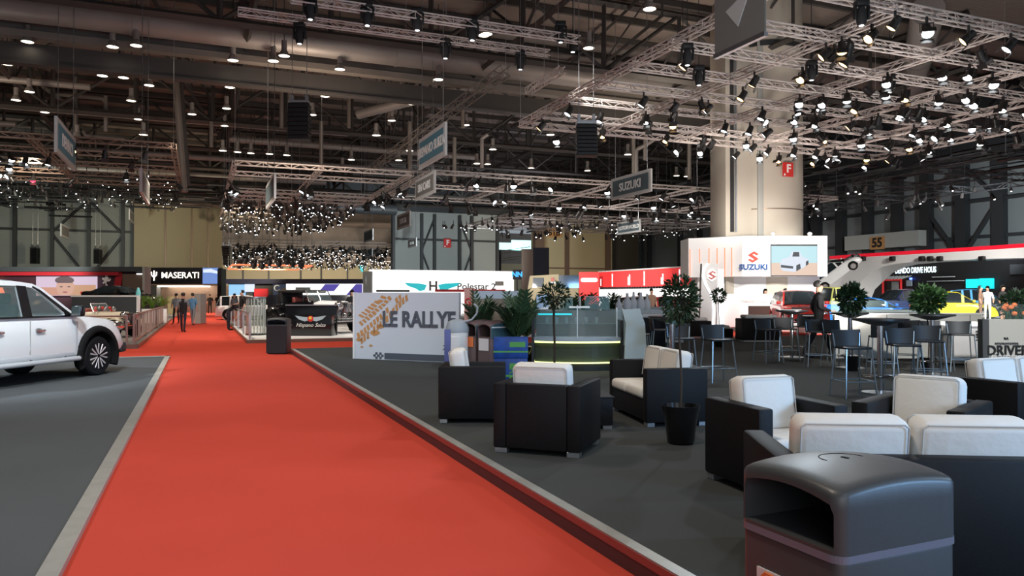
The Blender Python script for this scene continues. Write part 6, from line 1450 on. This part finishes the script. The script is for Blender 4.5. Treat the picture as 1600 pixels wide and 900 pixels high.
yw = AX(1092, 440, 36).y-40; box('back_wall', 6, 6.3, yw, AX(930, 440, 36).y-40, 0, zbr+.4, 'white_led', t); box('floor_plate', .2, 6, yw, ya-40, 0, .1, 'stand_white', t)  # back wall given a glow to stand for the brightly lit interior
# bar with white bottle displays
t, w_ = frame_thing('bar_counter', 'long pale bar counter behind the glass display', 'counter', 985, 1068, 24, P); h_ = zz(480, 24)-P; box('body', 0, w_, 0, .5, 0, h_-.05, 'cloth_white', t, .01); box('worktop', -.05, w_+.05, -.06, .56, h_-.05, h_, 'bin_light', t, .01)
for k, (a_, yt_, w3) in enumerate([(967, 466, .11), (980, 458, .13), (990, 456, .10), (1001, 457, .13), (1011, 459, .11)]):
    D_ = 23; q = T('bottle_display', ['small blue-lit white bottle shape left of the bar', 'white bottle shape, broad shoulders, on the bar', 'slim white bottle shape with thin neck on the bar', 'brownish white bottle shape in the middle of the bar', 'white jug shape at the right of the bottle row'][k], 'display', CW(ray(a_, 450)[0]*D_, D_, zz(484, D_)), YC)
    hh = (484-yt_)/F*D_; bm = BM(); lathe(bm, [(w3*.8, 0), (w3, hh*.1), (w3, hh*.5), (w3*.4, hh*.72), (w3*.3, hh), (0, hh)], n=16); newobj('bottle', bm, 'cloth_white', q, True); bm = BM(); bz(bm, -w3, w3, -w3, w3, P-q.location.z, 0); newobj('pedestal', bm, 'grey_wing', q)

# ================================================================== WHITE BRAND STAND (camera-right of the pillar foot)
plane_box('stage_floor', 19.5, 52, 28.6, 60, -.02, .20, 'stand_white'); plane_box('stage_floor', 24.6, 51, 24.5, 60, -.02, SZ, 'stand_white'); plane_box('stage_floor', 30.4, 51, 20.5, 24.5, -.02, SZ, 'stand_white')
D = 36.5; X0 = ray(1088, 450)[0]*D
t = T('exhibition_stand', 'tall white SUZUKI stand block with logo, screen and orange light slits', 'stand', CW(X0, D, 0), YC)
def SX(a_): return ray(a_, 450)[0]*D-X0
def SZ_(b_): return zz(b_, D)
zl_, zh_ = SZ_(432), SZ_(368.5)
# upper block, outline seen from above: recessed left wing, rounded front
n = 10; fo = [(SX(1088), 1.6)]+[(SX(1088)+(SX(1164)-SX(1088))*u, 1.6-1.6*(u**1.2)) for u in [i/n for i in range(1, n)]]+[(SX(1160), .03), (SX(1168), 0), (SX(1293), 0), (SX(1294.5), .15), (SX(1294.5), 3.4), (SX(1088), 3.4)]
def slab(pts, z0, z1):
    bm = BM(); a = [bm.verts.new((x, y, z0)) for x, y in pts]; b = [bm.verts.new((x, y, z1)) for x, y in pts]; k = len(pts)
    bm.faces.new(a[::-1]); bm.faces.new(b)
    for i in range(k): j = (i+1) % k; bm.faces.new((a[i], a[j], b[j], b[i]))
    bmesh.ops.recalc_face_normals(bm, faces=bm.faces); return bm
newobj('upper_block', slab(fo, zl_, zh_), 'stand_white', t, True, 40)
newobj('lower_block', slab([(SX(1105), 1.9), (SX(1150), 1.1), (SX(1175), .7), (SX(1290), .7), (SX(1290), 3.2), (SX(1105), 3.2)], .2, zl_), 'stand_white', t, True, 40)
mso = mat('slit_orange', (.4, .06, .02), .5, emit=1.0, ecol=(1, .36, .22))
for (a_, y1_, m_) in [(1090, 430, 0), (1104, 408, 0), (1117, 412, 0), (1128, 430, 0), (1138, 432, 0), (1147, 432, 0)]:
    u_ = (SX(a_)-SX(1088))/(SX(1164)-SX(1088)); y_ = 1.6-1.6*(max(u_, .001)**1.2); bm = BM(); bz(bm, SX(a_)-.022, SX(a_)+.022, y_-.06, y_-.0, SZ_(y1_), SZ_(386)); newobj('light_slit', bm, mso, t)
bm = BM(); slab_pts = None; bz(bm, SX(1204), SX(1276.5), -.07, -.005, SZ_(431), SZ_(382)); newobj('screen_frame', bm, 'steel_dark', t)
zs0, zs1 = SZ_(430.2), SZ_(384.5)
bm = BM(); bz(bm, SX(1204.5), SX(1276), -.085, -.07, SZ_(411), zs1); newobj('screen_sky', bm, mat('scr_day', (.02, .02, .02), .5, emit=.9, ecol=(.55, .85, .92)), t)
bm = BM(); bz(bm, SX(1204.5), SX(1276), -.085, -.07, zs0, SZ_(411)); newobj('screen_sand', bm, mat('scr_beach', (.02, .02, .02), .5, emit=.85, ecol=(.90, .66, .52)), t)
bm = BM(); prism(bm, [(SX(a_), SZ_(b_)) for a_, b_ in [(1218, 412), (1221, 405), (1232, 402), (1237, 393), (1249, 393), (1252, 401), (1262, 405), (1262, 413), (1252, 420), (1240, 425), (1222, 423), (1218, 418)]], .01, Matrix.Translation((0, -.10, 0))); newobj('screen_car_picture', bm, mat('scr_car', (.02, .02, .02), .5, emit=.85, ecol=(.80, .88, 1)), t)
bm = BM()
for q in ([(1237, 401), (1238.5, 394), (1247.5, 394), (1248, 401)], [(1219, 414), (1219, 418), (1238, 420), (1238, 416)], [(1243, 424), (1243, 415), (1249, 412), (1250, 420)], [(1258, 416), (1258, 409), (1262, 407), (1262, 413)]): prism(bm, [(SX(a_), SZ_(b_)) for a_, b_ in q], .005, Matrix.Translation((0, -.11, 0)))
newobj('screen_car_detail', bm, mat('scr_dk', (.02, .02, .02), .5, emit=.1, ecol=(.1, .2, .4)), t)
def s_logo(par, cx_, cz_, s, y, m, mt=None):
    """angular S mark made of two folded bars"""
    bm = BM(); P1 = [(0, 1), (.98, .42), (.58, .18), (.02, .5), (-.35, .3), (.35, -.12), (-.12, -.40), (-.98, .10), (-.98, .38)]
    P1 = [(-.95, .33), (.12, 1), (.95, .50), (.52, .25), (.10, .50), (-.22, .31), (.72, -.27), (.95, -.33), (-.12, -1), (-.95, -.50), (-.52, -.25), (-.10, -.50), (.22, -.31), (-.72, .27)]
    P1 = [(.12, 1.0), (.95, .52), (.62, .33), (.12, .60), (-.20, .40), (.95, -.33), (-.12, -1.0), (-.95, -.52), (-.62, -.33), (-.12, -.60), (.20, -.40), (-.95, .33)]
    prism(bm, [(cx_+a_*s, cz_+b_*s) for a_, b_ in P1], .03, Matrix.Translation((0, y, 0))); return newobj('logo_mark', bm, m, par)
s_logo(t, SX(1177), SZ_(401.5), .27, -.04, 'suzuki_red')
text('lettering', 'SUZUKI', .36, (SX(1177), -.03, SZ_(417.5)), 'suzuki_blue', t, sx=1.12, off=.012)
o = text('lettering', 'SU', .34, (SX(1294.8)+.02, .9, SZ_(417.5)), 'suzuki_blue', t, rz=pi/2, off=.012)
for k_, a_ in enumerate((1209, 1267)):
    bm = BM(); ball(bm, (SX(a_), .1, zh_+.10), (.12, .12, .1), 10); tube(bm, (SX(a_), .1, zh_), (SX(a_), .1, zh_+.1), .03, 6); newobj('top_spot', bm, 'stand_white', t, True)
# reception desk
D2 = 34; Xr = ray(1118, 450)[0]*D2; t = T('reception_desk', 'white reception desk with small welcome lettering', 'reception desk', CW(Xr, D2, .2), YC)
def RX(a_): return ray(a_, 450)[0]*D2-Xr
zt3 = zz(467, D2)-.2; box('front', RX(1126), RX(1212), 0, .8, 0, zt3, 'white_led' if 0 else 'stand_white', t, .04, 3); box('upper_shelf', RX(1136), RX(1214), .5, .9, zt3, zz(459, D2)-.2, 'stand_white', t, .03)
text('lettering', 'Welcome to SUZUKI', .155, (RX(1181), -.02, zz(470.5, D2)-.2), 'sign_frame', t, sx=1.0)
bm = BM(); bz(bm, RX(1169), RX(1208), -.03, .0, .35, zz(478, D2)-.2); newobj('screen', bm, mat('wood_dark', (.05, .03, .025), .4), t)
# totem
Dt = 31.5; Xt = ray(1090, 450)[0]*Dt; t = T('totem', 'pale totem sign with glowing white curve and S mark', 'totem', CW(Xt, Dt, .0), YC)
def TX(a_): return ray(a_, 450)[0]*Dt-Xt
def TZ(b_): return zz(b_, Dt)
bm = BM(); prism(bm, [(TX(1093), 0), (TX(1118), 0), (TX(1122.5), TZ(412)), (TX(1097), TZ(412))], .3); newobj('body', bm, mat('totem_grey', (.40, .39, .385), .4), t)
bm = BM(); lft = [(1104, 412), (1097.5, 420), (1096.5, 432), (1101, 446), (1108, 458), (1112, 470), (1113, 485), (1112, 512)]; prism(bm, [(TX(a_), TZ(b_)) for a_, b_ in lft]+[(TX(a_+4), TZ(b_)) for a_, b_ in reversed(lft)], .03, Matrix.Translation((0, -.04, 0))); newobj('light_curve', bm, 'white_led', t)
bm = BM(); prism(bm, [(TX(1112+7.5*cos(a*pi/3+pi/6)), TZ(430-10*sin(a*pi/3+pi/6))) for a in range(6)], .03, Matrix.Translation((0, -.04, 0))); newobj('badge', bm, 'white_led', t)
s_logo(t, TX(1112), TZ(430), .19, -.08, 'trim_red')
t, w_ = frame_thing('narrow_pylon', 'narrow white upright board right behind the totem', 'pylon', 1122.5, 1131, 33.5, .0); bx_px(t, 1122.5, 'board', 1122.5, 1131, 421, 519.4, 0, .2, 'white_led', 33.5)
# white arch along the right
t = T('white_arch', 'sweeping white arch with a red top line over the right-hand stand', 'arch', (45, 30, 0), 0)
outl = [(1296, 405.5), (1340, 402), (1500, 393), (1660, 383), (1660, 402), (1560, 404), (1440, 408.5), (1400, 412), (1378, 417), (1360, 426), (1345, 440), (1333, 452), (1322, 480), (1318, 505), (1288, 505), (1288, 440)]
pts = [(AX(a_, b_, 45).y-30, AX(a_, b_, 45).z) for a_, b_ in outl]
M4 = Matrix(((0, 1, 0, 0), (1, 0, 0, 0), (0, 0, 1, 0), (0, 0, 0, 1)))
bm = BM(); prism(bm, pts, 2.2, M4); newobj('arch_body', bm, 'stand_white', t, True, 30)
bm = BM(); pa = [AX(a_, b_, 44.95) for a_, b_ in [(1296, 404.5), (1340, 401), (1500, 392), (1660, 382)]]; pts = [(q.y-30, q.z) for q in pa]+[(q.y-30, q.z+.20) for q in reversed(pa)]; prism(bm, pts, 2.3, M4 @ Matrix.Translation((0, -.05, 0))); newobj('red_line', bm, mat('line_red', (.8, .01, .03), .4, emit=.35, ecol=(1, .01, .04)), t)
for a_ in (1396, 1442, 1455, 1470, 1536, 1350):
    q = AX(a_, 402, 44.9); s_ = T('floodlight', 'black floodlight clipped to the red line of the white arch', 'spotlight', q+Vector((-.10, 0, -.1)), -pi/2, 'floodlights on the white arch'); bm = BM(); bx(bm, (0, 0, 0), (.35, .3, .35), .06, 2); newobj('housing', bm, 'black', s_, True); bm = BM(); bz(bm, -.12, .12, -.17, -.15, -.12, .12); newobj('lens', bm, 'black_gloss', s_)
t = T('stand_backdrop', 'dark back wall of the right stand with glowing DENDO DRIVE HOUS lettering', 'backdrop wall', (51, 30, 0), 0)
yb3 = AX(1326, 430, 51).y-30; box('wall', 0, .4, -30, yb3, 0, AX(1600, 396, 51).z, 'black', t)
q = AX(1429, 422.5, 50.9); q0 = AX(1397, 422.5, 50.9); q1_ = AX(1461, 422.5, 50.9); o = text('lettering', 'DENDO DRIVE HOUS', 1.0, (-.05, q.y-30, q.z), mat('cool_glow', (.8, .95, 1), .5, emit=1.4, ecol=(.78, .93, 1)), t, rz=-pi/2, off=.02)
ln = abs(q1_.y-q0.y); o.scale = (ln/9.6, .62, 1)
yy = lambda a_: AX(a_, 440, 50.8).y-30
def bw(nm, a_, b_, yt, yb_, m, th=.1): y1, y0 = yy(a_), yy(b_); z1 = AX((a_+b_)/2, yt, 50.8).z; z0 = AX((a_+b_)/2, yb_, 50.8).z; box(nm, -.1-th, -.1, y0, y1, z0, z1, m, t)
bw('red_door_frame', 1378, 1380, 437, 462, 'red_panel'); bw('red_door_frame', 1406, 1408, 437, 462, 'red_panel'); bw('red_door_frame', 1378, 1408, 436, 438.5, 'red_panel'); bw('grey_picture', 1393, 1403, 440, 458, 'grey_wall'); bw('grey_picture', 1416, 1424, 438, 447, 'bin_light'); bw('blue_lamp', 1421, 1424, 434, 437, 'lens_blue')
bw('lower_lettering', 1456, 1491, 432, 433.2, 'sign_frame'); bw('lower_lettering', 1448, 1505, 438.6, 439.4, 'sign_frame'); bw('dark_screen', 1578, 1640, 412, 428, 'partition')
bm = BM()
for s_k in range(12): y_ = yy(1368+s_k*5.5); tube(bm, (-.5, y_, AX(1390, 432, 50.8).z), (-1.8, y_-.2, AX(1390, 437, 50.8).z), .04, 4)
newobj('canopy_slats', bm, 'grey_wall', t)
bw('teal_screen', 1512, 1531, 436, 450, 'teal_led', .3); bw('teal_screen', 1532, 1552, 435, 451, 'teal_led', .2)
# grey barrier walls at the end of the lounge
D = 17; t, w_ = frame_thing('barrier_wall', 'grey waist-high barrier wall behind the bar stools', 'barrier', 1300, 1534, D, P); bx_px(t, 1300, 'panel', 1304, 1534, 491, 560, 0, .12, 'grey_wall', D); bx_px(t, 1300, 'cap', 1300, 1534, 489, 491.5, -.02, .15, 'sign_frame', D)
bm = BM(); z0 = zz(489, D)-P; bz(bm, 0, w_, .06, .075, z0, z0+.28); newobj('glass', bm, 'barrier_glass', t)
for a_ in (1385, 1460, 1515): bx_px(t, 1300, 'joint', a_, a_+.8, 492, 563, -.005, 0, 'partition', D)
t, w_ = frame_thing('serving_table', 'pale blue-topped long table beyond the bushy tree', 'table', 1345, 1440, 20, P); bx_px(t, 1345, 'table_top', 1345, 1442, 484, 487.5, -.3, .5, 'grey_wing', 20); bx_px(t, 1345, 'body', 1350, 1436, 487.5, 549.8, -.2, .4, 'grey_wall', 20)
t, w_ = frame_thing('vent_cabinet', 'white-topped cabinet with dark louvre slits beside the lettered panel', 'cabinet', 1486, 1532, 16.2, P); bx_px(t, 1486, 'top_lamp', 1486, 1530, 503, 509, -.1, .4, 'white_led', 16.2); bx_px(t, 1486, 'body', 1490, 1532, 509, 568, 0, .4, 'cloth_white', 16.2)
for k_ in range(4): bx_px(t, 1486, 'louvre', 1524, 1532, 517+k_*4.5, 518.6+k_*4.5, -.02, 0, 'black', 16.2)
D = 14.8; t, w_ = frame_thing('lettered_wall', 'grey panel with black DRIVER lettering at the right edge', 'display panel', 1535, 1680, D, P); bx_px(t, 1535, 'panel', 1536, 1680, 499, 581, 0, .12, 'grey_wall', D); bx_px(t, 1535, 'side_post', 1534, 1544, 499, 582, -.02, .14, 'partition', D)
r0 = ray(1535, 450)[0]*D; xx = lambda a_: ray(a_, 450)[0]*D-r0
text('lettering', 'DRIVER', .27, (xx(1573), -.02, zz(548, D)-P), 'black', t, sx=.92, off=.004); text('script', 'Catering', .20, (xx(1572), -.015, zz(557, D)-P), 'sign_frame', t, shear=.4); text('small_lettering', 'INTERNATIONAL', .06, (xx(1572), -.015, zz(537, D)-P), 'partition', t); text('small_mark', 'RA', .07, (xx(1571), -.015, zz(529, D)-P), 'black', t)
bm = BM(); z0 = zz(499, D)-P; bz(bm, 0, w_, .05, .062, z0, z0+.3); newobj('glass', bm, 'barrier_glass', t)
# red flowers of the right plant
t = T('flower_bunch', 'bunch of orange-red anthurium flowers at the right edge', 'flowers', V(1583, 484, 15.2), YC)
for k_ in range(7): bm = BM(); ball(bm, (random.uniform(-.22, .2), random.uniform(-.1, 0), random.uniform(-.1, .12)), (.06, .03, .045), 8); newobj('petal', bm, 'orange', t, True)
bm = BM()
for k_ in range(7): tube(bm, (-.2+.06*k_, 0, 0), (0, .1, -.45), .006, 4)
newobj('stems', bm, 'leaf', t)
bm = BM(); lathe(bm, [(.08, 0), (.12, .18), (.11, .18)], (0, .1, -.60), 14); newobj('vase', bm, 'pot_black', t); bm = BM(); tube(bm, (0, .1, P-t.location.z), (0, .1, -.58), .03, 8); lathe(bm, [(.14, P-t.location.z), (.14, P-t.location.z+.02), (0, P-t.location.z+.02)], (0, .1, 0), 14); newobj('stand', bm, 'steel_dark', t)
